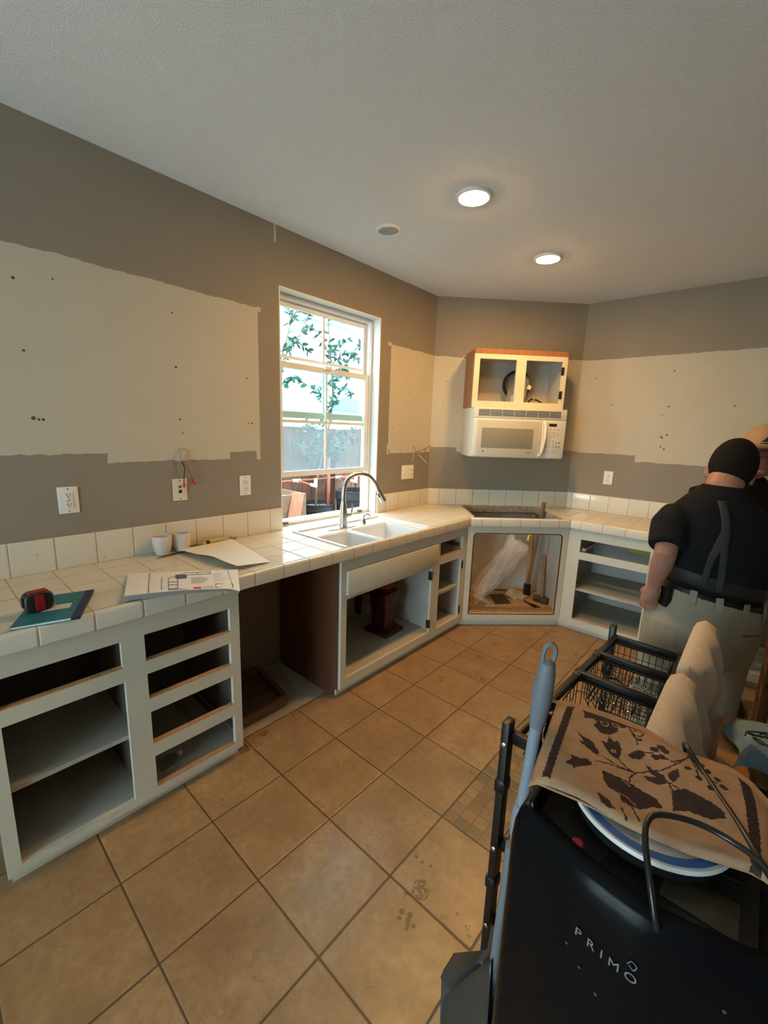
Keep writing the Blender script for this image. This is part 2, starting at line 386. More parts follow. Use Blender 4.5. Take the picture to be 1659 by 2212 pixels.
# ---------------------------------------------------------------- window over the sink, glazed door behind
def glass(name, haze=0., tint=(1, 1, 1)):
    m, t, b = nm(name); g = G(t); t.nodes.remove(b)
    out = t.nodes['Material Output']
    tr = g.n('ShaderNodeBsdfTransparent'); tr.inputs[0].default_value = (*tint, 1)
    gl = g.n('ShaderNodeBsdfGlossy'); gl.inputs['Roughness'].default_value = .02
    fr = g.n('ShaderNodeLayerWeight'); fr.inputs[0].default_value = .5
    frs = g.m('MULTIPLY_ADD', g.m('POWER', fr.outputs['Facing'], 5.0), .8, .02)
    mx = g.n('ShaderNodeMixShader'); t.links.new(frs, mx.inputs[0]); t.links.new(tr.outputs[0], mx.inputs[1]); t.links.new(gl.outputs[0], mx.inputs[2])
    res = mx.outputs[0]
    if haze:
        pos, x, y, z = g.xyz()
        mp = g.n('ShaderNodeMapping'); mp.inputs['Scale'].default_value = (1, 9, 1.6); t.links.new(pos, mp.inputs[0])
        f = g.mr(g.noise(9, 5, mp.outputs[0], .7), .25, .8, haze*.55, haze*1.35)
        f2 = g.mr(g.noise(120, 2, pos), .66, .72, 0, .3)
        df = g.n('ShaderNodeBsdfTranslucent'); df.inputs[0].default_value = (.30, .31, .31, 1)
        m2 = g.n('ShaderNodeMixShader'); t.links.new(g.m('MAXIMUM', f, f2), m2.inputs[0]); t.links.new(res, m2.inputs[1]); t.links.new(df.outputs[0], m2.inputs[2])
        res = m2.outputs[0]
    t.links.new(res, out.inputs[0])
    return m
CLEAR = glass('clear_glass', 0, (.84, .96, .97)); HAZY = glass('dusty_glass', .26, (.80, .90, .93)); DOORG = glass('door_glass', 0, (.95, .97, .98))
wn = struct(thing('window_1', (-.1, .536, ZC)))
y0, y1, z0, z1 = .092, .980, ZC+.002, 2.370
jl = MB()
jl.box(-.075, 0, y1-.008, y1, z0, z1); jl.box(-.075, 0, y0, y0+.008, z0, z1); jl.box(-.075, 0, y0+.008, y1-.008, z1-.008, z1)
jl.build('jamb_liner', VINYL, wn, smooth=False)
fr = MB(); fr.frame(FL, y0, y1, z0-.01, z1, -.145, -.075, [(y0+.035, y1-.035, z0+.03, z1-.035)])
fr.frame(FL, y0+.018, y1-.018, z0+.012, z1-.018, -.075, -.068, [(y0+.03, y1-.03, z0+.024, z1-.03)])
fr.build('outer_frame', VINYL, wn, smooth=False)
ya, yb = y0+.036, y1-.036
def sash(name, n0, n1, za, zb, st, rb, rt, zm, zh, panes):
    b = MB().frame(FL, ya, yb, za, zb, n0, n1, [(ya+st, yb-st, za+rb, zb-rt)])
    o = b.build(name, VINYL, wn, smooth=False)
    ym = (ya+yb)/2; nc = (n0+n1)/2
    q = MB(); q.box(nc-.006, nc+.006, ym-.008, ym+.008, za+rb, zb-rt); q.box(nc-.0055, nc+.0055, ya+st, yb-st, zm-.009, zm+.009)
    q.build('muntin', VINYL, o, smooth=False)
    for a, c_, mm in panes:
        MB().box(nc-.002, nc+.002, ya+st, yb-st, a, c_).build('pane', mm, o, smooth=False)
    return o
us = sash('upper_sash', -.140, -.112, 1.625, z1-.036, .032, .042, .03, 2.004, 0, [(1.667, z1-.066, CLEAR)])
ls = sash('lower_sash', -.108, -.078, 1.24, 1.968, .036, .036, .034, 1.603, 0, [(1.276, 1.594, HAZY), (1.612, 1.934, CLEAR)])
MB().box(-.078, -.062, .50, .56, 1.955, 1.978, .004).build('sash_lock', VINYL, ls)
for yy in (ya+.02, yb-.10): MB().box(-.074, -.05, yy, yy+.035, z0+.014, z0+.026, .002).build('sash_stop', DARK, wn)
struct(MB().box(-.6, 4.2, YN-3.6, YN-.12, 2.30, 2.42).build('door_sky_blocker', VINYL, smooth=False))  # unseen slab added outside the rear door to cut off the high sky
w2 = struct(thing('window_2', (1.5, YN, .08)))
MB().frame(FW, .7, 2.3, .08, 2.15, YN-.10, YN-.04, [(.76, 1.47, .14, 2.09), (1.53, 2.24, .14, 2.09)]).build('door_frame', VINYL, w2, smooth=False)
for a in (.76, 1.53): MB().box(a, a+.71, YN-.072, YN-.068, .14, 2.09).build('pane', DOORG, w2, smooth=False)
# ---------------------------------------------------------------- ceiling lamps
GLOW = emis('lamp_glow', (1.0, .54, .17), LAMP)
TRIMW = mat('lamp_trim', (.80, .78, .72), .35, var=.02); BAFF = mat('lamp_baffle', (.42, .40, .36), .6)
def can(x, y, r, lit, label):
    o = thing('recessed_light', (x, y, H), label, 'ceiling light', 'recessed ceiling lights')
    MB().lathe([(r, 0), (r, -.004), (r-.004, -.010), (r*.82, -.012), (r*.78, -.006), (r*.78, 0)], (x, y, H)).build('trim_ring', TRIMW, o)
    if lit: MB().lathe([(r*.78, -.003), (r*.76, -.013), (r*.5, -.0175), (.001, -.019)], (x, y, H)).build('diffuser', GLOW, o)
    else:
        b = MB()
        for k in range(4): b.lathe([(r*(.78-.16*k), -.002), (r*(.78-.16*k), -.006), (r*(.68-.16*k), -.006), (r*(.68-.16*k), -.002)], (x, y, H), cap=False)
        b.lathe([(r*.78, -.001), (r*.78, -.003), (.001, -.003)], (x, y, H)); b.build('baffle', BAFF, o)
    return o
can(1.023, .497, .088, True, 'lit warm recessed ceiling light, the larger and nearer of the two glowing ones')
can(1.023, 1.425, .088, True, 'lit warm recessed ceiling light farther back, above the corner with the microwave')
can(.467, .512, .072, False, 'unlit round recessed ceiling light between the window wall and the nearer lit lamp')
# ---------------------------------------------------------------- worktop and backsplash
SX0, SX1, SY0, SY1 = .100, .590, .112, .898          # hole for the sink
wt = thing('tiled_worktop', (0, 0, ZC-.04), 'cream tiled worktop running along three walls around the sink and the cooktop hole', 'countertop')
zt0 = ZC-.042; XE = D-.032
b = MB(); YL = -3.2
mit = lambda x: YA+(YF-YA)*x/D
b.prism([(0, YL), (XE, YL), (XE, SY0), (0, SY0)], zt0, ZC); b.prism([(0, SY0), (SX0, SY0), (SX0, SY1), (0, SY1)], zt0, ZC)
b.prism([(0, SY1), (XE, SY1), (XE, mit(XE)), (0, YA)], zt0, ZC); b.prism([(-.075, y0+.008), (0, y0+.008), (0, y1-.008), (-.075, y1-.008)], zt0, ZC)
b.build('tile_surface', TILE_L, wt, smooth=False)
gD = .623; gE = gD-.032
ch = [(.303, .06), (.287, gE-.012), (1.010, gE-.012), (1.0, .06)]      # cooktop hole (t, n)
tl = lambda n: .0+(.2550)*n/gD if False else (n/gD)*((D-0)*s+(YF-YA)*s)
tr_ = lambda n: LB+(n/gD)*((FCX)*s+(YR-YA)*s-LB)
xy = lambda t, n: tuple(FD.P(t, n, 0)[:2])
b = MB()
b.prism([xy(tl(0), 0), xy(tl(.06), .06), xy(tr_(.06), .06), xy(tr_(0), 0)], zt0, ZC)
b.prism([xy(tl(.06), .06), xy(tl(gE), gE), xy(.287, gE), xy(.303, .06)], zt0, ZC)
b.prism([xy(1.0, .06), xy(1.010, gE), xy(tr_(gE), gE), xy(tr_(.06), .06)], zt0, ZC)
b.prism([xy(.287, gE-.012), xy(.287, gE), xy(1.010, gE), xy(1.010, gE-.012)], zt0, ZC)
b.build('tile_surface', TILE_D, wt, smooth=False)
MITR = lambda n: WCX+(FCX-WCX)*n/(WCY-YR)
MB().prism([(WCX, WCY), (MITR(WCY-YR-.032), YR+.032), (3.3, YR+.032), (3.3, WCY)], zt0, ZC).build('tile_surface', TILE_R, wt, smooth=False)
def trim(P0, P1, inn0, inn1, m):
    zb = ZC-.066
    b = MB().hexa([Vector((*q, z)) for z in (zb, ZC+.002) for q in (inn0, inn1, P1, P0)], .011, 4)
    return b.build('edge_trim', m, wt)
q0 = xy(tl(gE), gE); q1 = xy(tr_(gE), gE)
trim((D, YL), (D, YF), (XE-.001, YL), (XE-.001, mit(XE)), TRIM_L)
trim((D, YF), (FCX, YR), (XE, mit(XE)), (q1[0], q1[1]), TRIM_D)
trim((FCX, YR), (3.3, YR), (MITR(WCY-YR-.032), YR+.033), (3.3, YR+.033), TRIM_R)
GROUT = mat('cut_mortar', (.33, .29, .22), .9, var=.3, vs=30, bump=.8, bs=60)
b = MB()
for P in ([(.303, .06), (.287, .56), (.297, .56), (.313, .07)], [(.303, .06), (.313, .07), (.99, .07), (1.0, .06)], [(1.0, .06), (.99, .07), (1.0, .56), (1.010, .56)]):
    b.prism([xy(*q) for q in P], ZC-.05, ZC+.003)
for k in range(26):
    t_ = random.uniform(.3, 1.0); b.obox(FD.P(t_, random.uniform(.045, .068), ZC+.003), (.012*random.random()+.004, .004, 0), (0, .006, .001), (0, 0, .003))
b.build('broken_mortar_edge', GROUT, wt, smooth=False)
bk = thing('tile_backsplash', (0, 0, ZC), 'single row of cream square tiles standing along the walls behind the worktop', 'backsplash')
bt = .012
def splash(F, u0, u1, m): MB().fbox(F, u0, u1, 0, bt, ZC, ZT, .004, 3).build('tile_row', m, bk)
splash(FL, YL, .092, BS_L); splash(FL, .982, YA-.004, BS_L); splash(FD, .004, LB-.004, BS_D); splash(FR, WCX+.004, 3.3, BS_R)
# ---------------------------------------------------------------- base cabinets
def lipline(F, o, openings, zs=.004):
    for u0, u1, za, zb in openings: MB().fbox(F, u0+.001, u1-.001, .566, .5895, za-.0005, za+zs).build('raw_wood_lip', RAWW, o, smooth=False)
def hinge(F, o, u, z, g, side=-1):
    b = MB(); b.fbox(F, u-.012, u-.001, g-.022, g+.003, z-.032, z+.032, .002); b.tube([F.P(u-.002, g+.004, z-.03), F.P(u-.002, g+.004, z+.03)], .0045, 8)
    return b.build('hinge', HINGE, o)
FG = .59                                            # face of the cabinets, out from the wall
def carcass(F, o, u0, u1, zb=.05, zt=.85, depth=FG, left=INSIDE, right=INSIDE, back=INSIDE, floor=SHELF, zf=.088):
    a = o
    MB().fbox(F, u0, u0+.016, .02, depth-.019, zb, zt).build('side_panel', left, a, smooth=False)
    MB().fbox(F, u1-.016, u1, .02, depth-.019, zb, zt).build('side_panel', right, a, smooth=False)
    MB().fbox(F, u0+.016, u1-.016, .006, .02, zb, zt).build('back_panel', back, a, smooth=False)
    MB().fbox(F, u0+.016, u1-.016, .02, depth-.019, zf-.014, zf).build('cabinet_floor', floor, a, smooth=False)
def toe(F, o, u0, u1, n, z1=.06): MB().fbox(F, u0, u1, n-.014, n, 0, z1).build('toe_kick', WHITE, o, smooth=False)
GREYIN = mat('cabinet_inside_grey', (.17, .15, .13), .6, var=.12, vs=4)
# cabinet of drawers and shelves by the camera
c1 = thing('base_cabinet', (.3, -.98, 0), 'white base cabinet with drawer openings and bare shelves under the notebook and tape measure', 'cabinet', 'doorless white base cabinets')
ops = [(-1.371, -1.026, .661, .768), (-1.374, -1.022, .087, .604), (-.946, -.596, .658, .769), (-.945, -.597, .495, .604), (-.943, -.593, .294, .437), (-.940, -.591, .090, .235)]
MB().frame(FL, -1.412, -.552, .052, .85, FG-.019, FG, ops).build('face_frame', WHITE, c1, smooth=False)
DKIN = mat('dark_brown_inside', (.13, .105, .085), .7, var=.15, vs=5)  # darker tone than the insides of the other cabinets
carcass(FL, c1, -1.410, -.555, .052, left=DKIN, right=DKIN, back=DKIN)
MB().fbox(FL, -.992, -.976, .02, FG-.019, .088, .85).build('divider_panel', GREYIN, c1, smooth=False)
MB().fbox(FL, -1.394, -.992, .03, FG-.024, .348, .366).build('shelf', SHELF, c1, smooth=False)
lipline(FL, c1, [ops[0], *ops[2:]])
toe(FL, c1, -1.40, -.56, .55)
CLEARP = glass('clear_plastic', .10, (.97, .98, .98))
b = MB(); b.fbox(FL, -.975, -.955, .10, .56, .095, .125); b.build('drawer_slide', STEEL, c1)
b = MB(); b.fbox(FL, -.58, -.573, .08, .56, .14, .168); b.build('drawer_slide', STEEL, c1)
b = MB(); b.fbox(FL, -.79, -.765, .06, .57, .30, .305); b.build('drawer_slide', CLEARP, c1)
# clear plastic drawer guides left lying inside the bottom opening
pc = thing('plastic_bottle', (.50, -.86, .088), 'small clear plastic bottle lying in the bottom drawer opening of the near cabinet', 'bottle')
MB().lathe([(.006, 0), (.022, .004), (.024, .05), (.019, .062), (.010, .075), (.010, .09), (.004, .091)], (.52, -.90, .113), (-.3, .95, 0), 18).build('bottle_body', CLEARP, pc)
MB().lathe([(.012, .088), (.012, .104), (.003, .105)], (.52, -.90, .113), (-.3, .95, 0), 16).build('bottle_cap', PLATE, pc)
# sink cabinet
c2 = thing('base_cabinet', (.3, .76, 0), 'white sink base cabinet with a false drawer front and open cupboard below the faucet', 'cabinet', 'doorless white base cabinets')
op2 = [(.117, .956, .110, .607), (1.050, 1.354, .669, .775), (1.052, 1.348, .106, .608)]
MB().frame(FL, .074, 1.4205, .050, .85, FG-.019, FG, op2).build('face_frame', WHITE, c2, smooth=False)
MB().fbox(FL, .060, .078, .02, FG-.019, .05, .85).build('end_panel', BROWNP, c2, smooth=False)['label'] = 'dark brown laminated end panel'
MB().fbox(FL, .060, .078, .02, .535, 0, .05).build('end_panel', BROWNP, c2, smooth=False)
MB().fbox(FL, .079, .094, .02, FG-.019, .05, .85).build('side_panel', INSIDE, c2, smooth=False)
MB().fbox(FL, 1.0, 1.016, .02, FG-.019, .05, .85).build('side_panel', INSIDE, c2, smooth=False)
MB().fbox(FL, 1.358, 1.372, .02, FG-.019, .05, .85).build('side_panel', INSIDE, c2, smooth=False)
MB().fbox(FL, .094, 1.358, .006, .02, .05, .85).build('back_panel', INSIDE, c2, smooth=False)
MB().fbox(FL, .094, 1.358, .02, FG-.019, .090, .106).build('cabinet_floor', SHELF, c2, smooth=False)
MB().fbox(FL, 1.016, 1.358, .03, FG-.022, .355, .378).build('shelf', SHELF, c2, smooth=False)
MB().fbox(FL, .110, 1.004, FG, FG+.019, .634, .778, .004).build('false_drawer_front', WHITE, c2)
lipline(FL, c2, [op2[1]])
toe(FL, c2, .078, 1.44, .552, .06)
for u, z in ((.956, .547), (.956, .175), (1.366, .545), (1.366, .168)): hinge(FL, c2, u, z, FG)
MB().fbox(FL, 1.343, 1.351, .10, .57, .69, .72).build('drawer_slide', STEEL, c2)
# corner cabinet, cut open where the cooktop was
c3 = thing('base_cabinet', FD.P(.66, .3, 0), 'white diagonal corner base cabinet with one wide opening full of bubble wrap and tools', 'cabinet', 'doorless white base cabinets')
gF = .593
b = MB().frame(FD, .2425, 1.0605, .058, .85, gF-.019, gF, [(.292, 1.010, .115, .785)])
b.build('face_frame', WHITE, c3, smooth=False)
EDGE = mat('cut_edge_brown', (.10, .035, .018), .5, var=.2)
def rr(F, u0, u1, za, zb, r, n, k=6):
    P = []
    for cu, cz, a0 in ((u1-r, zb-r, 0), (u0+r, zb-r, PI/2), (u0+.003, za+.003, PI), (u1-.003, za+.003, 1.5*PI)):
        q = r if cz > .5 else .003
        for i in range(k+1): a = a0+i*PI/2/k; P.append(F.P(cu+q*math.cos(a), n, cz+q*math.sin(a)))
    return P
b = MB(); b.tube(rr(FD, .291, 1.012, .110, .791, .03, gF-.004), .0062, 6, closed=True); b.build('cut_edge', EDGE, c3)
CREAM = mat('cabinet_inside_cream', (.62, .52, .36), .5, var=.08)
MB().fbox(FD, .262, .278, .02, gF-.02, .058, .85).build('side_panel', CREAM, c3, smooth=False)
MB().hexa([FD.P(u, n, z) for z in (.058, .85) for u, n in ((1.095, .02), (1.111, .02), (1.061, gF-.02), (1.045, gF-.02))]).build('side_panel', INSIDE, c3, smooth=False)
MB().fbox(FD, .262, 1.111, .006, .02, .058, .85).build('back_panel', INSIDE, c3, smooth=False)
PBOARD = mat('particle_board', (.40, .25, .12), .75, var=.25, vs=30, speck=.6)
MB().hexa([FD.P(u, n, z) for z in (.09, .106) for u, n in ((.278, .02), (1.095, .02), (1.045, gF-.019), (.278, gF-.019))]).build('cabinet_floor', PBOARD, c3, smooth=False)
b = MB(); b.fbox(FD, .985, 1.005, .03, .05, .106, .85); b.build('corner_batten', RAWW, c3, smooth=False)
toe(FD, c3, .225, 1.078, .558, .066)
# right hand cabinets
def rcab(u0, u1, ops, label, shelf):
    o = thing('base_cabinet', ((u0+u1)/2, WCY-.3, 0), label, 'cabinet', 'doorless white base cabinets')
    g = WCY-(YR+.03)
    MB().frame(FR, u0, u1, .046, .85, g-.019, g, ops).build('face_frame', WHITE, o, smooth=False)
    carcass(FR, o, u0+.03, u1-.002, .046, .85, g, zf=.100)
    for z in shelf: MB().fbox(FR, u0+.046, u1-.018, .03, g-.022, z, z+.018).build('shelf', SHELF, o, smooth=False)
    toe(FR, o, u0-.02, u1, g-.035, .06)
    return o, g
c4, gR = rcab(1.171, 1.802, [(1.266, 1.742, .668, .772), (1.266, 1.742, .106, .610)], 'white base cabinet on the back wall with a wide drawer opening, left of the man', [.345])
b = MB(); b.fbox(FR, 1.275, 1.30, .12, gR-.03, .674, .700); b.build('drawer_slide', STEEL, c4)
b = MB(); b.fbox(FR, 1.40, 1.72, .05, .35, .755, .764); b.build('drawer_rail', RAWW, c4, smooth=False)
rcab(1.803, 2.70, [(1.822, 2.2, .658, .772), (1.838, 2.2, .495, .598), (1.838, 2.2, .30, .44), (1.838, 2.2, .106, .24), (2.26, 2.66, .106, .772)], 'white base cabinet of narrow drawer openings half hidden behind the man', [])
# ---------------------------------------------------------------- things in the corner cabinet
bub = thing('bubble_wrap', FD.P(.6, .3, .106), 'loose roll of clear bubble wrap leaning inside the corner cabinet opening', 'bubble wrap')
def wrapm():
    m, t, b = nm('bubble_wrap'); g = G(t)
    b.inputs['Base Color'].default_value = (.86, .84, .78, 1); b.inputs['Roughness'].default_value = .16
    b.inputs['Alpha'].default_value = .27
    tc = g.n('ShaderNodeTexCoord').outputs['Object']
    v = g.n('ShaderNodeTexVoronoi'); v.inputs['Scale'].default_value = 70; t.links.new(tc, v.inputs['Vector'])
    g.bump(g.m('ADD', v.outputs['Distance'], g.m('MULTIPLY', g.noise(14, 3, tc), 3.0)), .8, .012, b)
    return m
WRAP = wrapm()
A, B = FD.P(.44, .36, .20), FD.P(.80, .30, .68)
ax = (B-A).normalized(); e1 = FD.n.copy(); e2 = ax.cross(e1)
def wr(i, seed):
    def f(u, v):
        a = 2*PI*u; r = (.068+.030*v+.016*math.sin(3*a+5*v+seed)+.010*math.sin(7*a+11*v+seed)+.008*math.sin(19*v+2*a))*(1 if i == 0 else .7)
        return A+ax*((B-A).length*(v*1.0-.06+.03*math.sin(4*a+seed)))+e1*math.cos(a)*r+e2*math.sin(a)*r
    return f
b = MB(); b.sheet(wr(0, 1.), 40, 26); b.sheet(wr(1, 3.), 30, 20); b.build('wrap_sheet', WRAP, bub)
b = MB(); b.sheet(lambda u, v: FD.P(.40+.16*u+.02*math.sin(9*v), .36+.14*v+.02*math.sin(11*u), .112+.10*(1-u)*abs(math.sin(3*u+5*v))+.015*math.sin(15*u+9*v)**2), 20, 16); b.build('loose_end', WRAP, bub)
YEL = mat('yellow_strap', (.75, .50, .02), .5, var=.05)
tag(MB().tube(smoothpath([FD.P(.90, .28, .75), FD.P(.885, .29, .72), FD.P(.86, .30, .70), FD.P(.845, .32, .665)]), .010, 8).build('yellow_strap', YEL, loc=FD.P(.87, .3, .66)), 'short yellow strap hanging at the top of the bubble wrap', 'strap')
HW = wood('hammer_handle', (.16, .085, .04), (.26, .15, .075), .6); IRON = mat('rusty_iron', (.085, .055, .035), .55, .5, var=.3, vs=25)
h1 = thing('sledge_hammer', FD.P(1.0, .33, .106), 'old wooden handled sledge hammer leaning against the right side of the corner cabinet', 'hammer')
MB().tube([FD.P(1.015, .33, .15), FD.P(1.035, .28, .34), FD.P(1.052, .22, .51)], [.015, .014, .017], 10).build('handle', HW, h1)
ax2 = (FD.u*.6+FD.n*.8).normalized()
MB().lathe([(.014, -.068), (.030, -.064), (.032, -.03), (.027, -.012), (.027, .012), (.032, .03), (.030, .064), (.014, .068)], FD.P(1.012, .335, .138), ax2, 8).build('hammer_head', IRON, h1)
h2 = thing('long_handled_hammer', FD.P(.96, .19, .106), 'tall hammer whose brown wooden handle sticks up through the cooktop hole', 'hammer')
MB().tube([FD.P(.945, .17, .19), FD.P(.955, .24, .60), FD.P(.963, .30, 1.0)], [.015, .015, .018], 10).build('handle', HW, h2)
MB().obox(FD.P(.945, .17, .165), FD.u*.028, FD.n*.022, (0, 0, .055), .006).build('hammer_head', BLACKM, h2)
tag(MB().sheet(lambda u, v: FD.P(.592+.145*u-.006*v, .165+.225*v-.02*u, .1075+.004*math.sin(3*u)), 6, 6).build('floor_sheet', mat('charcoal_sheet', (.035, .035, .045), .35), loc=FD.P(.66, .28, .106)), 'dark charcoal square sheet lying on the corner cabinet floor', 'sheet')
tag(MB().sheet(lambda u, v: FD.P(.75+.17*u+.03*v, .15-.09*u+.16*v, .108+.035*math.sin(PI*u)*(1-v)+.008*math.sin(6*u+3*v)), 14, 10).build('paper_scrap', mat('scrap_paper', (.66, .58, .42), .8), loc=FD.P(.84, .2, .106)), 'crumpled tan paper scrap between the dark sheet and the hammers', 'paper')
kn = thing('pliers', FD.P(.91, .42, .106), 'small dark pliers lying at the front of the corner cabinet floor', 'pliers')
for sg in (-1, 1): MB().tube(smoothpath([FD.P(.885, .36, .113), FD.P(.905+.012*sg, .41, .113), FD.P(.93+.016*sg, .46, .113)]), [.005]*6+[.007]*6+[.006], 8).build('handle', BLACKP, kn)
MB().obox(FD.P(.873, .335, .113), FD.u*.008, FD.n*.026, (0, 0, .006), .002).build('jaw', IRON, kn)
tag(MB().tube(smoothpath([FD.P(.66, .06, .112), FD.P(.74, .05, .112), FD.P(.83, .09, .112), FD.P(.88, .16, .112)]), .005, 8).build('cut_cable', BLACKP, loc=FD.P(.76, .08, .106)), 'short black cable end lying at the back of the corner cabinet floor', 'cable')
# yellowish note inside the right drawer opening
tag(MB().sheet(lambda u, v: Vector((1.555+.15*u, WCY-.30-.02*v, .75-.075*v+.006*math.sin(5*u))), 6, 4).build('paper_note', mat('old_yellow_paper', (.42, .34, .08), .7), loc=(1.62, WCY-.3, .68)), 'yellowed paper hanging inside the wide drawer opening of the back cabinet', 'paper')
# ---------------------------------------------------------------- under the sink
RED = mat('dark_red_wood', (.065, .012, .010), .35, var=.2, vs=20); REDC = mat('red_canister', (.22, .012, .02), .4, var=.06)
pd = thing('pedestal_stand', (.30, .74, .106), 'dark red wooden pedestal with a square base standing under the sink', 'stand')
ca, sa = math.cos(.06), math.sin(.06)
def sq(cx, cy, h, z0_, z1_, bev): return MB().obox((cx, cy, (z0_+z1_)/2), (h*ca, h*sa, 0), (-h*sa, h*ca, 0), (0, 0, (z1_-z0_)/2), bev)
sq(.325, .755, .105, .1065, .135, .004).build('base_plate', RED, pd); sq(.325, .745, .062, .135, .33, .003).build('column', RED, pd)
sq(.325, .735, .085, .33, .425, .003).build('cap_block', RED, pd)
rc = thing('red_canister', (.325, .735, .425), 'red canister with a black band sitting on the pedestal under the sink', 'canister')
MB().lathe([(.062, .0), (.070, .006), (.070, .02)], (.325, .735, .4255)).build('black_band', BLACKP, rc)
MB().lathe([(.064, .02), (.068, .03), (.066, .13), (.05, .15), (.01, .155)], (.325, .735, .4255)).build('canister_body', REDC, rc)
tag(MB().tube(smoothpath([(.30, .83, .44), (.30, .855, .50), (.27, .86, .58), (.24, .82, .63)]), .005, 8).build('supply_hose', BLACKP, loc=(.3, .84, .44)), 'thin black hose curving beside the red canister under the sink', 'hose')
gd = thing('garbage_disposal', (.36, .27, .40), 'black drain pump unit hanging under the sink left of the pedestal', 'disposal')
MB().lathe([(.03, .30), (.055, .31), (.06, .36), (.058, .46), (.075, .48), (.075, .60), (.05, .64), (.04, .70)], (.30, .55, 0)).build('motor_housing', BLACKP, gd)
MB().tube(smoothpath([(.30, .55, .56), (.26, .64, .57), (.20, .70, .56), (.15, .72, .50)]), .02, 10).build('drain_pipe', BLACKP, gd)
vv = thing('shutoff_valve', (.25, .61, .30), 'small white shutoff valve beside the black unit under the sink', 'valve')
MB().lathe([(.008, 0), (.016, .004), (.016, .035), (.010, .04)], (.26, .63, .30), (.3, .4, .6)).build('valve_body', PLATE, vv)
MB().tube([(.25, .62, .29), (.12, .62, .29)], .008, 8).build('valve_pipe', CHROME, vv)
tag(MB().lathe([(.03, 0), (.045, .01), (.048, .10), (.03, .12), (.028, .15), (.005, .152)], (.22, 1.28, .378)).build('black_flask', BLACKP, loc=(.22, 1.28, .378)), 'black round bottle on the narrow shelf right of the sink cupboard', 'bottle')
# ---------------------------------------------------------------- brown tray on the bare slab
tr = thing('wooden_tray', (.22, -.33, 0), 'shallow brown wooden tray lying on the bare slab in the gap between the cabinets', 'tray')
TB = wood('tray_brown', (.13, .07, .035), (.19, .105, .055), .6, 1)
def tq(u, v, z): # u across towards the sink cabinet, v out of the wall
    return Vector((.045+.365*v, -.53+.40*u-.055*v, z))
b = MB().hexa([tq(u, v, z) for z in (.001, .016) for u, v in ((0, 0), (1, 0), (1, 1), (0, 1))]); b.build('tray_floor', TB, tr, smooth=False)
for (ua, va), (ub, vb) in (((1, 0), (1, 1)), ((1, 1), (0, 1)), ((0, 0), (1, 0)), ((0, 0), (0, 1))):
    MB().bar(tq(ua, va, .032), tq(ub, vb, .032), .03, .062, bev=.003).build('tray_rail', TB, tr, smooth=False)
tag(MB().bar(tq(.02, .55, .021), tq(.96, .55, .021), .006, .008).build('loose_batten', BROWNP, loc=tq(.5, .55, .017)), 'thin dark strip lying across the brown tray', 'batten')
b = MB(); b.prism([(.03, -.10), (.30, -.155), (.36, -.07), (.03, .045)], .0005, .007)
tag(b.build('tile_offcut', mat('grey_board', (.30, .27, .22), .8, var=.15), loc=(.2, -.07, 0)), 'grey triangular board offcut on the slab beside the brown tray', 'board')
# ---------------------------------------------------------------- sink, faucet and soap pump
sk = thing('kitchen_sink', (.34, .505, ZC-.2), 'white double bowl kitchen sink set into the tiles under the window', 'sink')
b = MB(); zr = ZC+.004; bl = [(.272, .578, .130, .412), (.256, .578, .440, .812)]
FXY = Fr((0, 0), (0, 1), (1, 0))
def flat(b, u0, u1, v0, v1, z0_, z1_, holes):       # horizontal plate in y (u) and x (v) with holes
    F = Fr((0, 0), (0, 1), (1, 0)); us = sorted({u0, u1, *[h[i] for h in holes for i in (2, 3)]}); vs = sorted({v0, v1, *[h[i] for h in holes for i in (0, 1)]})
    for i in range(len(us)-1):
        for j in range(len(vs)-1):
            uc, vc = (us[i]+us[i+1])/2, (vs[j]+vs[j+1])/2
            if any(h[0] < vc < h[1] and h[2] < uc < h[3] for h in holes): continue
            b.box(vs[j], vs[j+1], us[i], us[i+1], z0_, z1_)
flat(b, SY0+.001, SY1-.001, SX0+.001, SX1-.001, ZC-.022, ZC-.006, bl)
b.build('deck', PORC, sk, smooth=False)
b = MB()
for P, Q in (((SX0, SY0), (SX0, SY1)), ((SX0, SY1), (SX1, SY1)), ((SX0, SY0), (SX1, SY0))):
    b.bar((*[P[0], P[1]], ZC-.002), (*[Q[0], Q[1]], ZC-.002), .026, .020, bev=.006)
b.build('rim', PORC, sk)
for x0_, x1_, ya_, yb_ in bl:
    rg = lambda ins, z: [(x, y, z) for x, y in ((x0_+ins, ya_+ins), (x1_-ins, ya_+ins), (x1_-ins, yb_-ins), (x0_+ins, yb_-ins))]
    b = MB()
    R1 = [(-.006, ZC-.006), (.006, ZC-.012), (.022, ZC-.17), (.05, ZC-.19)]
    b.loft([rg(i, z) for i, z in R1], cap=False)
    v_ = [b.bm.verts.new(p) for p in rg(.05, ZC-.19)]; b.bm.faces.new(v_)
    b.build('bowl', PORC, sk)
    MB().lathe([(.042, 0), (.040, .003), (.028, .003), (.024, -.004), (.001, -.004)], ((x0_+x1_)/2, (ya_+yb_)/2, ZC-.1895)).build('drain', CHROME, sk)
rk = thing('sink_rack', (.50, .2, ZC-.18), 'small black wire rack inside the left sink bowl', 'rack')
b = MB()
for k in range(9): b.tube([(.33+.24*k/8, .16, ZC-.055+.0*k), (.33+.24*k/8, .245, ZC-.055)], .0022, 6)
for yy in (.16, .185, .215, .245): b.tube([(.33, yy, ZC-.055), (.57, yy, ZC-.055)], .003, 6)
b.build('wire_grid', BLACKM, rk)
b = MB()
for x_, y_ in ((.335, .165), (.56, .165), (.335, .24), (.56, .24)): b.tube([(x_, y_, ZC-.186), (x_, y_, ZC-.055)], .003, 6)
b.build('rack_leg', BLACKM, rk)
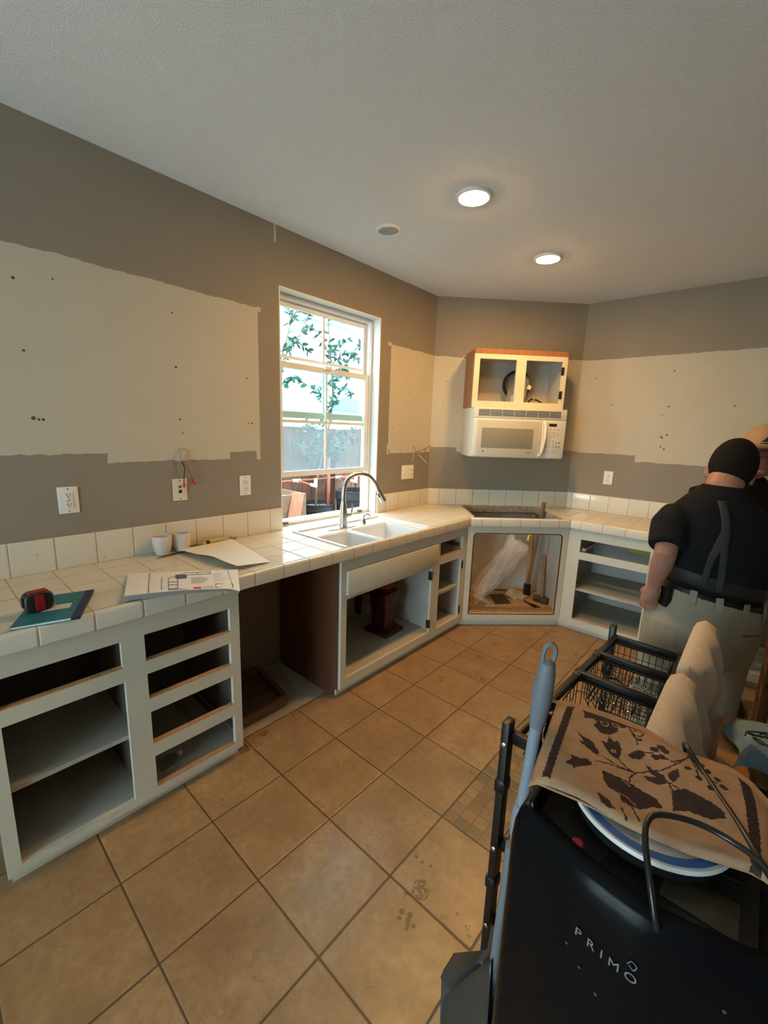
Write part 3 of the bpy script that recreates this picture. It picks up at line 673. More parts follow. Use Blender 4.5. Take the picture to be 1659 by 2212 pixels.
fa = thing('faucet', (.19, .453, ZC-.006), 'brushed steel gooseneck pull down faucet behind the sink', 'faucet')
zf = ZC-.006
b = MB(); pl_ = []
for k in range(40):
    a = 2*PI*k/40; ex = .028*math.copysign(abs(math.cos(a))**1.0, math.cos(a)); pl_.append((.195+ex, .440+.095*math.sin(a)+.03*math.sin(a)))
b.prism(pl_, zf, zf+.006, .002); b.build('deck_plate', STEEL, fa)
MB().lathe([(.030, 0), (.029, .004), (.027, .03), (.0265, .10), (.021, .15), (.0175, .165), (.0175, .175)], (.19, .453, zf+.006)).build('faucet_body', STEEL, fa)
neck = smoothpath([(.19, .453, 1.075), (.19, .455, 1.165), (.195, .478, 1.228), (.205, .527, 1.262), (.215, .590, 1.268), (.226, .655, 1.248), (.236, .708, 1.200), (.243, .735, 1.150)], 7)
MB().tube(neck, .0145, 14).build('gooseneck', STEEL, fa)
hd = Vector((.008, .027, -.05)).normalized(); h0 = Vector(neck[-1])
MB().lathe([(.0165, -.004), (.0175, .004), (.0185, .03), (.0235, .088), (.0225, .096), (.004, .096)], h0, hd).build('spray_head', STEEL, fa)
MB().obox(h0+hd*.045+Vector((.004, -.019, -.004)), (.006, .001, 0), (.0, .003, .001), hd*.014, .002).build('spray_button', DARK, fa)
b = MB(); b.lathe([(.017, 0), (.017, .03), (.012, .036)], (.194, .478, zf+.085), (.15, 1, 0)); b.build('handle_hub', STEEL, fa)
MB().tube(smoothpath([(.196, .507, zf+.085), (.196, .524, zf+.10), (.196, .532, zf+.155)]), [.006]*8+[.0055]*5, 8).build('lever_handle', STEEL, fa)
sp = thing('soap_dispenser', (.205, .632, zf), 'brushed steel soap pump to the right of the faucet', 'soap dispenser')
MB().lathe([(.020, 0), (.0205, .012), (.016, .022), (.013, .038), (.006, .042), (.006, .055)], (.205, .632, zf)).build('pump_body', STEEL, sp)
MB().tube(smoothpath([(.205, .632, zf+.05), (.207, .645, zf+.066), (.212, .668, zf+.068), (.217, .688, zf+.052)]), .0062, 10).build('spout', STEEL, sp)
# ---------------------------------------------------------------- things on the worktop
nb = thing('notebook', (.53, -1.18, ZC), 'teal notebook with a navy spine and white label lying on the worktop', 'notebook')
NQ = [Vector((.592, -1.322, 0)), Vector((.640, -1.150, 0)), Vector((.402, -1.048, 0)), Vector((.355, -1.220, 0))]   # near-left, near-right, far-right, far-left
def nq(u, v, z): return NQ[0].lerp(NQ[1], u).lerp(NQ[3].lerp(NQ[2], u), v)+Vector((0, 0, z))
def slab(qf, u0, u1, v0, v1, z0_, z1_): return MB().hexa([qf(u, v, z) for z in (z0_, z1_) for u, v in ((u0, v0), (u1, v0), (u1, v1), (u0, v1))])
TEAL = mat('teal_cover', (.012, .145, .165), .45, var=.15, vs=60); NAVY = mat('navy_spine', (.012, .018, .045), .5)
slab(nq, .01, .99, .01, .99, ZC+.0035, ZC+.0105).build('page_block', PAPER, nb, smooth=False)
cov = slab(nq, 0, .86, 0, 1, ZC+.0105, ZC+.0120).build('cover', TEAL, nb, smooth=False)
slab(nq, .86, 1, 0, 1, ZC+.0025, ZC+.0122).build('spine', NAVY, nb, smooth=False)
slab(nq, 0, .86, 0, 1, ZC+.0020, ZC+.0035).build('back_cover', TEAL, nb, smooth=False)
slab(nq, .30, .74, .38, .56, ZC+.0120, ZC+.0124).build('label_panel', mat('label_paper', (.62, .62, .50), .7), cov, smooth=False)
tm = thing('tape_measure', (.50, -1.235, ZC+.012), 'black and red tape measure resting on the teal notebook', 'tape measure')
TBK = mat('tape_black', (.014, .014, .014), .5); TRD = mat('tape_red', (.30, .008, .018), .4, var=.05)
tc_ = Vector((.492, -1.232, ZC+.012+.034)); tx = Vector((-.10, .995, 0)).normalized(); ty = Vector((.995, .10, 0)).normalized()
def tape_ring(hw, r0, k=24):       # rounded square side profile
    return [(abs(math.cos(2*PI*i/k))**.55*math.copysign(1, math.cos(2*PI*i/k))*.040*r0, abs(math.sin(2*PI*i/k))**.55*math.copysign(1, math.sin(2*PI*i/k))*.034*r0) for i in range(k)]
def tape(x0_, r0, x1_, r1, mm, nme):
    b = MB(); rings = []
    for xx, rr_ in ((x0_, r0*.88), (x0_+.1*(x1_-x0_), r0), (x1_-.1*(x1_-x0_), r1), (x1_, r1*.88)):
        rings.append([tc_+ty*xx+tx*p+Vector((0, 0, q)) for p, q in tape_ring(0, rr_)])
    return b.loft(rings).build(nme, mm, tm)
tape(-.022, 1, .022, 1, TBK, 'case')
MB().obox(tc_+ty*.0225+Vector((0, 0, -.002)), ty*.0025, tx*.013, (0, 0, .027), .001).build('side_badge', TRD, tm)
MB().obox(tc_+Vector((0, 0, .0335)), ty*.015, tx*.026, (0, 0, .002), .0015).build('top_grip', TRD, tm)
MB().obox(tc_+tx*.041+Vector((0, 0, -.024)), ty*.011, tx*.004, (0, 0, .006), .001).build('blade_hook', CHROME, tm)
MB().obox(tc_-tx*.038+Vector((0, 0, .004)), ty*.010, tx*.006, (0, 0, .016), .002).build('belt_clip', BLACKM, tm)
# printed plans
PQ = [Vector((.592, -1.000, 0)), Vector((.770, -.645, 0)), Vector((.555, -.531, 0)), Vector((.290, -.895, 0))]
def pq(u, v, z): 
    bx = PQ[0].lerp(PQ[1], u).lerp(PQ[3].lerp(PQ[2], u), v)
    ov = max(0, bx.x-.60)
    return bx+Vector((0, 0, z+.016*max(0, math.sin(PI*min(1, u*.9+.1)))*(1-v)*.55-.10*ov**1.5*0-.012*max(0, (u-.9)*10)*(1-v)))
plans = thing('floor_plans', (.55, -.77, ZC), 'stack of printed kitchen floor plans hanging over the worktop edge', 'papers')
for k in range(5):
    du, dv = random.uniform(-.012, .012), random.uniform(-.014, .014)
    if k == 4: du = dv = 0
    z = ZC+.0035+.0016*k+(.002*(k == 4))
    topsheet = MB().sheet(lambda u, v: pq(u+du, v+dv, z+(.003*k*(1-u)*(1-v))), 18, 12).build('sheet_of_paper', PAPER, plans)
zt_ = ZC+.0035+.0016*4+.002
INK = mat('grey_ink', (.06, .06, .065), .7); INK2 = mat('blue_ink', (.10, .11, .20), .7); LOGO = mat('red_logo', (.62, .03, .04), .6); INKL = mat('pale_ink', (.27, .27, .28), .7)
def ptop(u, v, d=.0009): return pq(u, v, zt_+(.003*4*(1-u)*(1-v))+d)
def pline(b, P, wd=.0017):
    P = [ptop(*q) for q in P]
    b.tube(P, wd/2*1.4, 4)
def pquad(b, u0, u1, v0, v1, n=6, d=.0009): b.sheet(lambda u, v: ptop(u0+(u1-u0)*u, v0+(v1-v0)*v, d), n, n)
b = MB()
for P in ([(.19, .02), (.19, .98)], [(.94, .10), (.90, .96)], [(.36, .10), (.36, .62), (.52, .90), (.74, .90)], [(.36, .10), (.44, .10), (.44, .55), (.55, .78), (.74, .78)], [(.74, .78), (.74, .90)], [(.36, .28), (.44, .28)], [(.36, .42), (.44, .42)], [(.62, .78), (.62, .90)], [(.78, .06), (.94, .06), (.94, .24), (.78, .24), (.78, .06)], [(.30, .1), (.30, .66)]): pline(b, P)
b.build('plan_drawing', INK, topsheet)
b = MB(); pquad(b, .42, .52, .58, .80); b.build('plan_shading', INK2, topsheet)
b = MB()
for k in range(7): pquad(b, .56, .56+random.uniform(.10, .16), .30+.05*k, .312+.05*k, 2)
for k in range(9): pquad(b, .76, .76+random.uniform(.06, .15), .36+.055*k, .368+.055*k, 2)
for k in range(3): pquad(b, .36, .36+random.uniform(.12, .22), .035+.02*k, .044+.02*k, 2)
for k in range(2): pquad(b, .66, .77, .06+.05*k, .072+.05*k, 2)
b.build('text_lines', INKL, topsheet)
b = MB(); pquad(b, .575, .645, .035, .115); b.build('logo_block', LOGO, topsheet)
# curled blank sheet
CQ = [Vector((.085, -.600, 0)), Vector((.545, -.530, 0)), Vector((.540, -.350, 0)), Vector((.030, -.268, 0))]
def cq(u, v, z=0):
    p = CQ[0].lerp(CQ[1], u).lerp(CQ[3].lerp(CQ[2], u), v)
    lift = .030*math.exp(-((u-.62)/.30)**2)*(1-v)**1.3+.012*math.exp(-((u-.15)/.2)**2)*(1-v)+.026*math.exp(-((u-1)/.16)**2)*(1-v)*.5
    return p+Vector((0, 0, ZC+.006+lift+z))
o = tag(MB().sheet(cq, 30, 22).build('blank_sheet', PAPER, loc=(.3, -.43, ZC)), 'curled blank white paper sheet between the cups and the sink', 'paper')
CUPM = mat('cup_ceramic', (.70, .66, .60), .35, var=.04)
def cup(x, y):
    o = thing('cup', (x, y, ZC), 'plain white handleless cup, the left and nearer of the pair by the backsplash', 'cup', 'pair of white cups')
    MB().lathe([(.026, 0), (.031, .003), (.040, .03), (.0445, .06), (.0445, .095), (.0425, .096), (.0405, .092), (.040, .06), (.034, .02), (.001, .012)], (x, y, ZC+.0015), seg=36).build('cup_body', CUPM, o)
    return o
cp = cup(.066, -.664)
dup(cp, (.058, -.566, ZC), None, 'plain white handleless cup, the right and farther of the pair by the backsplash')
sw = thing('jab_saw', (.06, -.5, ZC), 'hand saw with a dark blade and a yellow handle lying behind the blank sheet', 'saw')
MB().prism([(.125, -.715), (.088, -.570), (.030, -.455), (.040, -.440), (.105, -.555), (.128, -.71)], ZC+.004, ZC+.0065).build('blade', mat('dark_blade', (.035, .03, .028), .4, .7), sw, smooth=False)
MB().tube(smoothpath([(.052, -.455, ZC+.013), (.040, -.40, ZC+.016), (.034, -.35, ZC+.018), (.036, -.30, ZC+.013)]), [.008]*4+[.0115]*6+[.0125]*6+[.008]*3, 10).build('handle', mat('yellow_plastic', (.50, .40, .10), .5), sw)
MB().tube([(.051, -.430, ZC+.013), (.045, -.415, ZC+.015)], .0122, 10).build('handle_collar', BLACKP, sw)
CH = wood('wood_chip', (.20, .12, .05), (.30, .20, .09), .8)
for k, (x, y) in enumerate(((.030, -.50), (.022, -.475), (.045, -.49), (.022, -.265), (.03, -.25))):
    a = random.uniform(0, PI)
    q = tag(MB().obox((x, y, ZC+.0075), (.012*math.cos(a), .012*math.sin(a), .002), (-.004*math.sin(a), .004*math.cos(a), 0), (0, 0, .003)).build('wood_chip', CH, loc=(x, y, ZC)), 'small splintered wood chip on the tiles by the backsplash', 'debris', 'wood chips by the backsplash')
# ---------------------------------------------------------------- wall plates and wires
def plate(F, u, z, wd, ht, label, kind, col=PLATE, cat='outlet'):
    o = thing('wall_plate' if kind in ('phone',) else ('light_switch' if kind == 'switch' else 'wall_outlet'), F.P(u, 0, z), label, cat)
    MB().fbox(F, u-wd/2, u+wd/2, .0005, .006, z-ht/2, z+ht/2, .0025, 3).build('cover_plate', col, o); rc_ = None
    def slot(b, du, dz, a, c): b.fbox(F, u+du-a, u+du+a, .0075, .0100, z+dz-c, z+dz+c)
    if kind == 'gfci':
        rc_ = MB().fbox(F, u-.017, u+.017, .004, .0092, z-.034, z+.034, .0015).build('receptacle', col, o)
        b = MB()
        for dz in (-.021, .021):
            slot(b, -.006, dz+.003, .0012, .0045); slot(b, .006, dz+.003, .0012, .0035); slot(b, 0, dz-.006, .0022, .0022)
        slot(b, .004, .002, .004, .0012); slot(b, -.003, -.004, .004, .0012); b.build('slots', DARK, rc_, smooth=False)
    elif kind == 'duplex':
        for dz in (-.019, .019): rc_ = MB().fbox(F, u-.0165, u+.0165, .004, .0085, z+dz-.014, z+dz+.014, .005, 3).build('receptacle', col, o)
        b = MB()
        for dz in (-.019, .019):
            slot(b, -.006, dz+.003, .0012, .0045); slot(b, .006, dz+.003, .0012, .0035); slot(b, 0, dz-.007, .0022, .0022)
        b.build('slots', DARK, rc_, smooth=False)
    elif kind == 'phone':
        MB().fbox(F, u-.008, u+.008, .005, .0082, z-.018, z-.002).build('data_jack', DARK, o)
        MB().fbox(F, u-.007, u+.007, .005, .0082, z+.010, z+.022).build('phone_jack', STEEL, o)
    else:
        for du in (-.046, 0): MB().hexa([F.P(u+du+a, n, z+c) for c, n0 in ((-.033, .006), (.033, .010)) for a, n in ((-.0165, .004), (.0165, .004), (.0165, n0), (-.0165, n0))], .001).build('rocker', PLATE, o)
        rc_ = MB().fbox(F, u+.031, u+.063, .004, .008, z-.033, z+.033, .002).build('receptacle', PLATE, o)
        b = MB()
        for dz in (-.018, .018): slot(b, .041, dz, .0012, .004); slot(b, .052, dz, .0012, .004)
        b.build('slots', DARK, rc_, smooth=False)
    b = MB()
    for dz in (-.048, .048): b.lathe([(.003, .0055), (.003, .0068), (.0005, .007)], F.P(u, 0, z+dz), F.n, 10)
    b.build('screws', STEEL, o)
    return o
plate(FL, -1.0165, 1.219, .076, .118, 'white GFCI outlet plate at the far left above the notebook', 'gfci')
plate(FL, -.535, 1.226, .074, .115, 'ivory phone jack plate under the dangling wires', 'phone', IVORY, 'jack plate')
plate(FL, -.159, 1.220, .071, .115, 'white duplex outlet just left of the window', 'duplex')
plate(FL, 1.362, 1.222, .158, .118, 'white wide plate of rocker switches and outlet right of the window', 'switch', PLATE, 'switch')
plate(FR, 1.255, 1.221, .072, .116, 'white duplex outlet on the back wall right of the microwave', 'duplex')
def wires(name, label, runs):
    o = thing(name, runs[0][0][0], label, 'wires')
    for P, r, mm, pn in runs: MB().tube(smoothpath(P, 5), r, 7).build(pn, mm, o)
    return o
WBR = mat('copper_wire', (.20, .085, .05), .4, .3); WGR = mat('grey_sheath', (.34, .32, .28), .6); WRD = mat('wire_nut_red', (.45, .05, .03), .45)
wires('loose_wires', 'dangling wires with red wire nuts coming out of the left wall above the phone plate', [
    ([(.004, -.524, 1.437), (.02, -.528, 1.425), (.022, -.53, 1.40), (.018, -.527, 1.375)], .006, WGR, 'cable_sheath'),
    ([(.018, -.527, 1.375), (.024, -.515, 1.34), (.026, -.52, 1.30), (.024, -.522, 1.262)], .0022, BLACKP, 'wire'),
    ([(.018, -.527, 1.375), (.028, -.505, 1.345), (.030, -.49, 1.31), (.028, -.477, 1.275)], .0022, WBR, 'wire'),
    ([(.018, -.527, 1.375), (.016, -.535, 1.35), (.02, -.53, 1.32)], .0018, STEEL, 'wire'),
    ([(.024, -.522, 1.270), (.024, -.522, 1.255), (.024, -.523, 1.240)], [.004]*4+[.006]*7, WRD, 'wire_nut'),
    ([(.028, -.479, 1.283), (.028, -.473, 1.268), (.028, -.468, 1.252)], [.004]*4+[.006]*7, WRD, 'wire_nut'),
    ([(.028, -.485, 1.280), (.03, -.484, 1.27), (.03, -.482, 1.258)], [.003]*4+[.005]*7, WRD, 'wire_nut')])
wires('loose_wires', 'spread bare wires coming out of the wall in the corner right of the window', [
    ([(.004, 1.421, 1.44), (.02, 1.425, 1.42), (.022, 1.43, 1.40), (.03, 1.45, 1.385)], .0055, WGR, 'cable_sheath'),
    ([(.03, 1.43, 1.395), (.05, 1.50, 1.41), (.06, 1.56, 1.435), (.06, 1.60, 1.452)], .0025, WBR, 'wire'),
    ([(.03, 1.45, 1.385), (.05, 1.50, 1.365), (.05, 1.53, 1.40), (.055, 1.545, 1.425)], .0022, WBR, 'wire'),
    ([(.03, 1.46, 1.38), (.04, 1.50, 1.345), (.05, 1.535, 1.315), (.05, 1.56, 1.295)], .0025, PLATE, 'wire'),
    ([(.012, 1.421, 1.42), (.012, 1.422, 1.36), (.010, 1.421, 1.31)], .0015, PLATE, 'wire')])
# ---------------------------------------------------------------- upper cabinet, duct and microwave on the diagonal wall
CRM = mat('cabinet_cream', (.78, .70, .50), .42, var=.05); MWW = mat('microwave_white', (.76, .73, .62), .33, var=.02)
uc = thing('wall_cabinet', FD.P(.656, .15, 1.776), 'small doorless wall cabinet with brown sides mounted above the microwave', 'cabinet')
MB().frame(FD, .276, 1.038, 1.776, 2.190, .281, .300, [(.319, .620, 1.826, 2.153), (.699, 1.0, 1.826, 2.153)]).build('face_frame', CRM, uc, smooth=False)
MB().fbox(FD, .275, .289, .002, .281, 1.776, 2.228).build('side_panel', BROWNE, uc, smooth=False)
MB().fbox(FD, 1.025, 1.039, .002, .281, 1.776, 2.228).build('side_panel', BROWNE, uc, smooth=False)
MB().fbox(FD, .275, 1.039, .281, .299, 2.190, 2.230).build('top_rail', BROWNE, uc, smooth=False)['label'] = 'brown bare wood strip above the frame'
MB().fbox(FD, .289, 1.025, .002, .281, 2.176, 2.190).build('cabinet_top', INSIDE, uc, smooth=False)
MB().fbox(FD, .289, 1.025, .002, .281, 1.790, 1.806).build('cabinet_floor', CRM, uc, smooth=False)
MB().fbox(FD, .289, 1.025, .002, .012, 1.806, 2.176).build('back_panel', INSIDE, uc, smooth=False)
MB().fbox(FD, .289, .294, .012, .281, 1.806, 2.176).build('side_lining', INSIDE, uc, smooth=False); MB().fbox(FD, 1.020, 1.025, .012, .281, 1.806, 2.176).build('side_lining', INSIDE, uc, smooth=False)
for z in (2.08, 1.893): hinge(FD, uc, 1.011, z, .300)
DUCT = mat('galvanized_duct', (.50, .50, .47), .35, .55, var=.25, vs=25, bump=.3, bs=30)
dt = thing('exhaust_duct', FD.P(.7, .15, 1.806), 'silver exhaust duct elbow inside the small wall cabinet', 'duct')
dc = FD.P(.70, .14, 1.81)
MB().tube([FD.P(.685, .15, 1.808), FD.P(.69, .15, 1.87), FD.P(.70, .145, 1.93), FD.P(.72, .12, 1.98), FD.P(.74, .08, 2.0)], [.082, .080, .079, .080, .082], 20).build('elbow_pipe', DUCT, dt)
MB().lathe([(.115, 0), (.12, .006), (.12, .03), (.10, .034), (.10, .0)], FD.P(.71, .055, 1.985), FD.n, 28, cap=False).build('wall_collar', BLACKM, dt)
MB().obox(FD.P(.775, .205, 1.955), FD.u*.014+Vector((0, 0, -.006)), FD.n*.001, FD.u*.006+Vector((0, 0, .016))).build('paper_sticker', mat('sticker_cream', (.85, .74, .48), .6), dt, smooth=False)
tag(MB().tube(smoothpath([FD.P(.80, .14, 1.83), FD.P(.81, .18, 1.86), FD.P(.85, .20, 1.855), FD.P(.90, .20, 1.828), FD.P(.925, .20, 1.817)]), .007, 8).build('power_cord', BLACKP, loc=FD.P(.85, .18, 1.806)), 'black power cord lying beside the duct inside the small wall cabinet', 'cord')
plate(FD, .868, 1.93, .070, .115, 'white outlet on the back of the small wall cabinet beside the duct', 'duplex', INSIDE).location += FD.n*.0125
mw = thing('microwave', FD.P(.66, .19, 1.376), 'old cream over the range microwave mounted below the small wall cabinet', 'microwave')
u0, u1, zb, zt, g = .279, 1.041, 1.376, 1.774, .385
MB().fbox(FD, u0, u1, .002, g-.035, zb, zt, .004).build('case', MWW, mw)
mvent = MB().fbox(FD, u0, u1, g-.036, g-.004, 1.690, zt, .006).build('vent_hood', MWW, mw)
b = MB()
for k in range(6): b.fbox(FD, .314, .992, g-.005, g-.0025, 1.707+.0088*k, 1.7115+.0088*k)
b.build('vent_slots', DARK, mvent, smooth=False)
b = MB()
for k in range(8): b.fbox(FD, .314+.0969*k-.0015, .314+.0969*k+.0015, g-.0045, g-.001, 1.706, 1.757)
b.build('vent_ribs', MWW, mvent, smooth=False)
mdoor = MB().fbox(FD, u0, .838, g-.036, g, zb+.008, 1.688, .008, 3).build('door', MWW, mw)
MB().fbox(FD, .312, .825, g-.002, g+.002, 1.396, 1.672, .002).build('door_panel', mat('door_tan', (.62, .57, .43), .25, var=.02), mdoor)
MB().fbox(FD, .350, .775, g, g+.003, 1.452, 1.612, .001).build('door_window', mat('door_glass', (.30, .27, .19), .18, var=.03), mdoor)
MB().lathe([(.008, 0), (.008, .0015), (.0005, .002)], FD.P(.369, g+.0025, 1.424), FD.n, 20).build('logo_badge', mat('badge_grey', (.20, .19, .17), .4), mdoor)
MB().fbox(FD, .725, .765, g+.0022, g+.003, 1.420, 1.424).build('door_lettering', INK, mdoor)
MB().tube(smoothpath([FD.P(.835, g, 1.398), FD.P(.842, g+.030, 1.42), FD.P(.851, g+.044, 1.50), FD.P(.856, g+.044, 1.57), FD.P(.858, g+.028, 1.65), FD.P(.857, g, 1.672)]), .0115, 10).build('handle', MWW, mdoor)
mpan = MB().fbox(FD, .842, u1, g-.036, g-.003, zb+.008, 1.688, .006).build('control_panel', MWW, mw)
MB().fbox(FD, .900, .964, g-.004, g-.001, 1.638, 1.661).build('clock_display', DARK, mpan, smooth=False)
b = MB()
for j, (z, n_) in enumerate(((1.615, 4), (1.575, 4), (1.545, 2), (1.522, 3), (1.504, 3), (1.487, 3), (1.470, 3), (1.432, 4))):
    for i in range(n_):
        u = .884+.032*i+(0 if n_ == 4 else .0); b.fbox(FD, u-.008, u+.008, g-.004, g-.0018, z-.0035, z+.0035, .001)
for u, z in ((.975, 1.508), (.998, 1.508), (.975, 1.476), (.998, 1.476)): b.lathe([(.0085, -.004), (.0085, -.0016), (.0005, -.0015)], FD.P(u, g, z), FD.n, 14)
b.build('keypad', mat('key_grey', (.34, .32, .28), .5), mpan)
b = MB()
for z in (1.593, 1.558, 1.450): b.fbox(FD, .905, .965, g-.004, g-.0022, z-.001, z+.001)
b.build('panel_lettering', INK, mpan, smooth=False)
# ---------------------------------------------------------------- wire rack by the dispenser
rkx = 1.862
rack = thing('storage_rack', (2.0, -.03, 0), 'black metal rack frame with crossbars carrying wire baskets beside the chairs', 'rack')
RX1 = 2.132
def post(x, y, h): return MB().box(x-.011, x+.011, y-.019, y+.019, 0, h, .002).build('post', BLACKM, rack)
rpost = post(1.842, -.462, .80); rpost2 = post(1.888, .415, .80); post(RX1, -.462, .76); post(RX1, .415, .76)
lx = lambda y: 1.842+.046*(y+.462)/.877
RZ = .752
for z in (RZ, .40, .12):
    MB().bar((lx(-.44)+.016, -.442, z), (lx(.40)+.016, .398, z), .022, .022, bev=.002).build('side_rail', BLACKM, rack)
    MB().bar((RX1, -.442, z), (RX1, .398, z), .022, .022, bev=.002).build('side_rail', BLACKM, rack)
    for y in ((-.452, -.235, .0, .195, .392) if z == RZ else (-.452, .392)):
        MB().bar((lx(y)+.012, y, z), (RX1-.012, y, z), .020, .034, bev=.002).build('crossbar', BLACKM, rack)
for z in (.735, .395, .12): MB().lathe([(.008, 0), (.008, .002), (.004, .004), (.0005, .004)], (1.842, -.4815, z), (0, -1, 0), 14).build('bolt_head', STEEL, rpost)
for z in (.60, .27): MB().box(1.824, 1.858, -.484, -.440, z-.022, z+.022, .008).build('joint_collar', BLACKM, rpost)
for z in (.60, .27): MB().box(1.870, 1.906, .393, .437, z-.022, z+.022, .008).build('joint_collar', BLACKM, rpost2)
for y in (-.235, .0, .195): MB().box(lx(y)+.002, lx(y)+.030, y-.022, y+.022, RZ-.015, RZ+.015, .003).build('joint_collar', BLACKM, rack)
def basket(ya_, yb_, label, dep=.115):
    xa, xb = lx((ya_+yb_)/2)+.032, RX1-.02; za = RZ-.008; zc_ = za-dep; q = .03
    o = thing('wire_basket', ((xa+xb)/2, (ya_+yb_)/2, zc_), label, 'basket', 'wire baskets hung in the rack')
    MB().tube([(xa, ya_, za), (xb, ya_, za), (xb, yb_, za), (xa, yb_, za)], .0028, 6, closed=True).build('top_rim', BLACKM, o)
    b = MB(); r = .0014
    n = 6
    for k in range(n):
        y = ya_+(yb_-ya_)*(k+.5)/n
        b.tube([(xa, y, za), (xa, y, zc_+q), (xa+q, y, zc_), (xb-q, y, zc_), (xb, y, zc_+q), (xb, y, za)], r, 5)
    n = 9
    for k in range(n):
        x = xa+(xb-xa)*(k+.5)/n
        b.tube([(x, ya_, za), (x, ya_, zc_+q), (x, ya_+q, zc_), (x, yb_-q, zc_), (x, yb_, zc_+q), (x, yb_, za)], r, 5)
    for k in (1.3,): b.tube([(xa, ya_, za-dep*.28*k), (xb, ya_, za-dep*.28*k), (xb, yb_, za-dep*.28*k), (xa, yb_, za-dep*.28*k)], r, 5, closed=True)
    b.build('wire_mesh', BLACKM, o)
    return o
basket(.209, .378, 'black wire basket at the far end of the rack, empty'); basket(.014, .181, 'black wire basket second from the far end of the rack, with coiled wire in it')
basket(-.221, -.014, 'black wire basket third from the far end of the rack, behind the flowered towel'); basket(-.438, -.249, 'black wire basket nearest the camera in the rack, behind the dustpan handle')
# wire things in the rack
def coil(name, c, axis, r, L, n, mm, label, cat, group=None):
    ax = Vector(axis).normalized(); e = ax.orthogonal().normalized(); f = ax.cross(e); c = Vector(c)
    P = [c+ax*L*(i/(n*14))+(e*math.cos(2*PI*i/14)+f*math.sin(2*PI*i/14))*r for i in range(n*14+1)]
    return tag(MB().tube(P, .0022, 6).build(name, mm, loc=c), label, cat, group)
coil('wire_coil', (2.04, .06, .672), (.05, 1, .02), .032, .11, 7, CHROME, 'coil of shiny silver wire in the rack beside the chair backs', 'wire')
coil('wire_coil', (1.965, .05, .667), (.3, 1, .0), .026, .08, 4, CHROME, 'smaller silver wire coil near the middle of the rack', 'wire')
rp = thing('wire_plate_rack', (1.985, .03, .64), 'black wire rack with a rounded loop frame lying in the second basket', 'rack')
MB().tube(smoothpath([(1.915, .03, .66), (1.93, .10, .70), (1.97, .135, .715), (2.02, .11, .705), (2.055, .06, .69), (2.052, .03, .665)]), .004, 8).build('loop_frame', BLACKM, rp)
b = MB()
for k in range(7): b.tube([(1.925+.018*k, .035, .652), (1.94+.014*k, .10, .70-.004*abs(k-3)), (1.95+.016*k, .12, .655)], .0018, 5)
b.build('wires', BLACKM, rp)
bg = thing('black_bag', (2.01, -.635, .72), 'black crumpled bag hanging at the left side of the dispenser behind the broom pole', 'bag')
b = MB(); b.sheet(lambda u, v: Vector((2.012+.020*math.sin(2*PI*u)+.008*math.sin(9*v), -.635+.055*math.cos(2*PI*u)*(1-.2*v), .72+.25*v+.015*math.sin(4*PI*u+3*v))), 36, 14)
b.build('bag_body', BLACKR, bg)
MB().tube(smoothpath([(2.010, -.68, .90), (1.998, -.69, .975), (2.0, -.655, .995), (2.012, -.62, .96)]), .008, 8).build('strap', BLACKR, bg)
# ---------------------------------------------------------------- broom and dustpan
GRY = mat('grey_plastic', (.17, .19, .215), .5, var=.05); LGRY = mat('blue_grey_pole', (.26, .315, .37), .42, var=.04); DUST = mat('dark_grey_plastic', (.040, .042, .040), .38, var=.12)
br = thing('broom', (1.93, -.70, 0), 'upright broom with a grey grip and loop handle standing beside the black dispenser', 'broom')
T0, T1 = Vector((2.020, -.742, 1.186)), Vector((1.963, -.70, .405))
dr = (T1-T0).normalized(); Lp = (T1-T0).length
MB().tube([T0+dr*.115, T1], .0115, 14).build('pole', LGRY, br)
MB().lathe([(.004, .018), (.013, .024), (.0165, .045), (.0185, .09), (.0165, .13), (.0145, .155), (.0135, .165)], T0, dr, 18).build('grip', GRY, br)
MB().tube([T0+dr*.008+Vector((.745, .666, 0))*(.011*math.cos(2*PI*k/20))+dr*(.022*math.sin(2*PI*k/20)) for k in range(20)], .0042, 8, closed=True).build('hanging_loop', GRY, br)
MB().lathe([(.0145, .36), (.0145, .375), (.0165, .38), (.0165, .42), (.0140, .44)], T0, dr, 16).build('pole_joint', LGRY, br)
MB().lathe([(.015, -.05), (.0175, -.04), (.019, .03), (.026, .07)], T1, dr, 16).build('socket', DUST, br)
def bring(z, xa, xb, hw): return [(x, -.70+y, z) for x, y in ((xa, -hw), (xb, -hw), (xb, hw), (xa, hw))]
MB().loft([bring(.345, 1.935, 1.982, .018), bring(.30, 1.90, 1.992, .022), bring(.235, 1.845, 2.0, .024), bring(.20, 1.838, 2.0, .024)]).build('broom_head', DUST, br, ang=60)
MB().loft([bring(.205, 1.840, 1.998, .022), bring(.10, 1.85, 2.010, .032), bring(.003, 1.86, 2.015, .042)]).build('bristles', mat('bristles', (.05, .052, .05), .8, var=.5, vs=120), br)
dp = thing('dustpan', (1.9, -.78, 0), 'dark dustpan with a pale grey handle clipped in front of the broom', 'dustpan')
MB().tube([(2.008, -.795, .80), (1.985, -.765, .33)], .011, 12).build('handle', GRY, dp)
DC = [Vector((1.876, -.77, .235)), Vector((1.992, -.79, .50)), Vector((2.012, -.800, .004)), Vector((1.880, -.775, .004))]
b = MB(); b.sheet(lambda u, v: DC[0].lerp(DC[1], u).lerp(DC[3].lerp(DC[2], u), v)+Vector((0, .012*math.sin(PI*u), 0)), 10, 8)
o = b.build('pan', DUST, dp); md = o.modifiers.new('s', 'SOLIDIFY'); md.thickness = .003
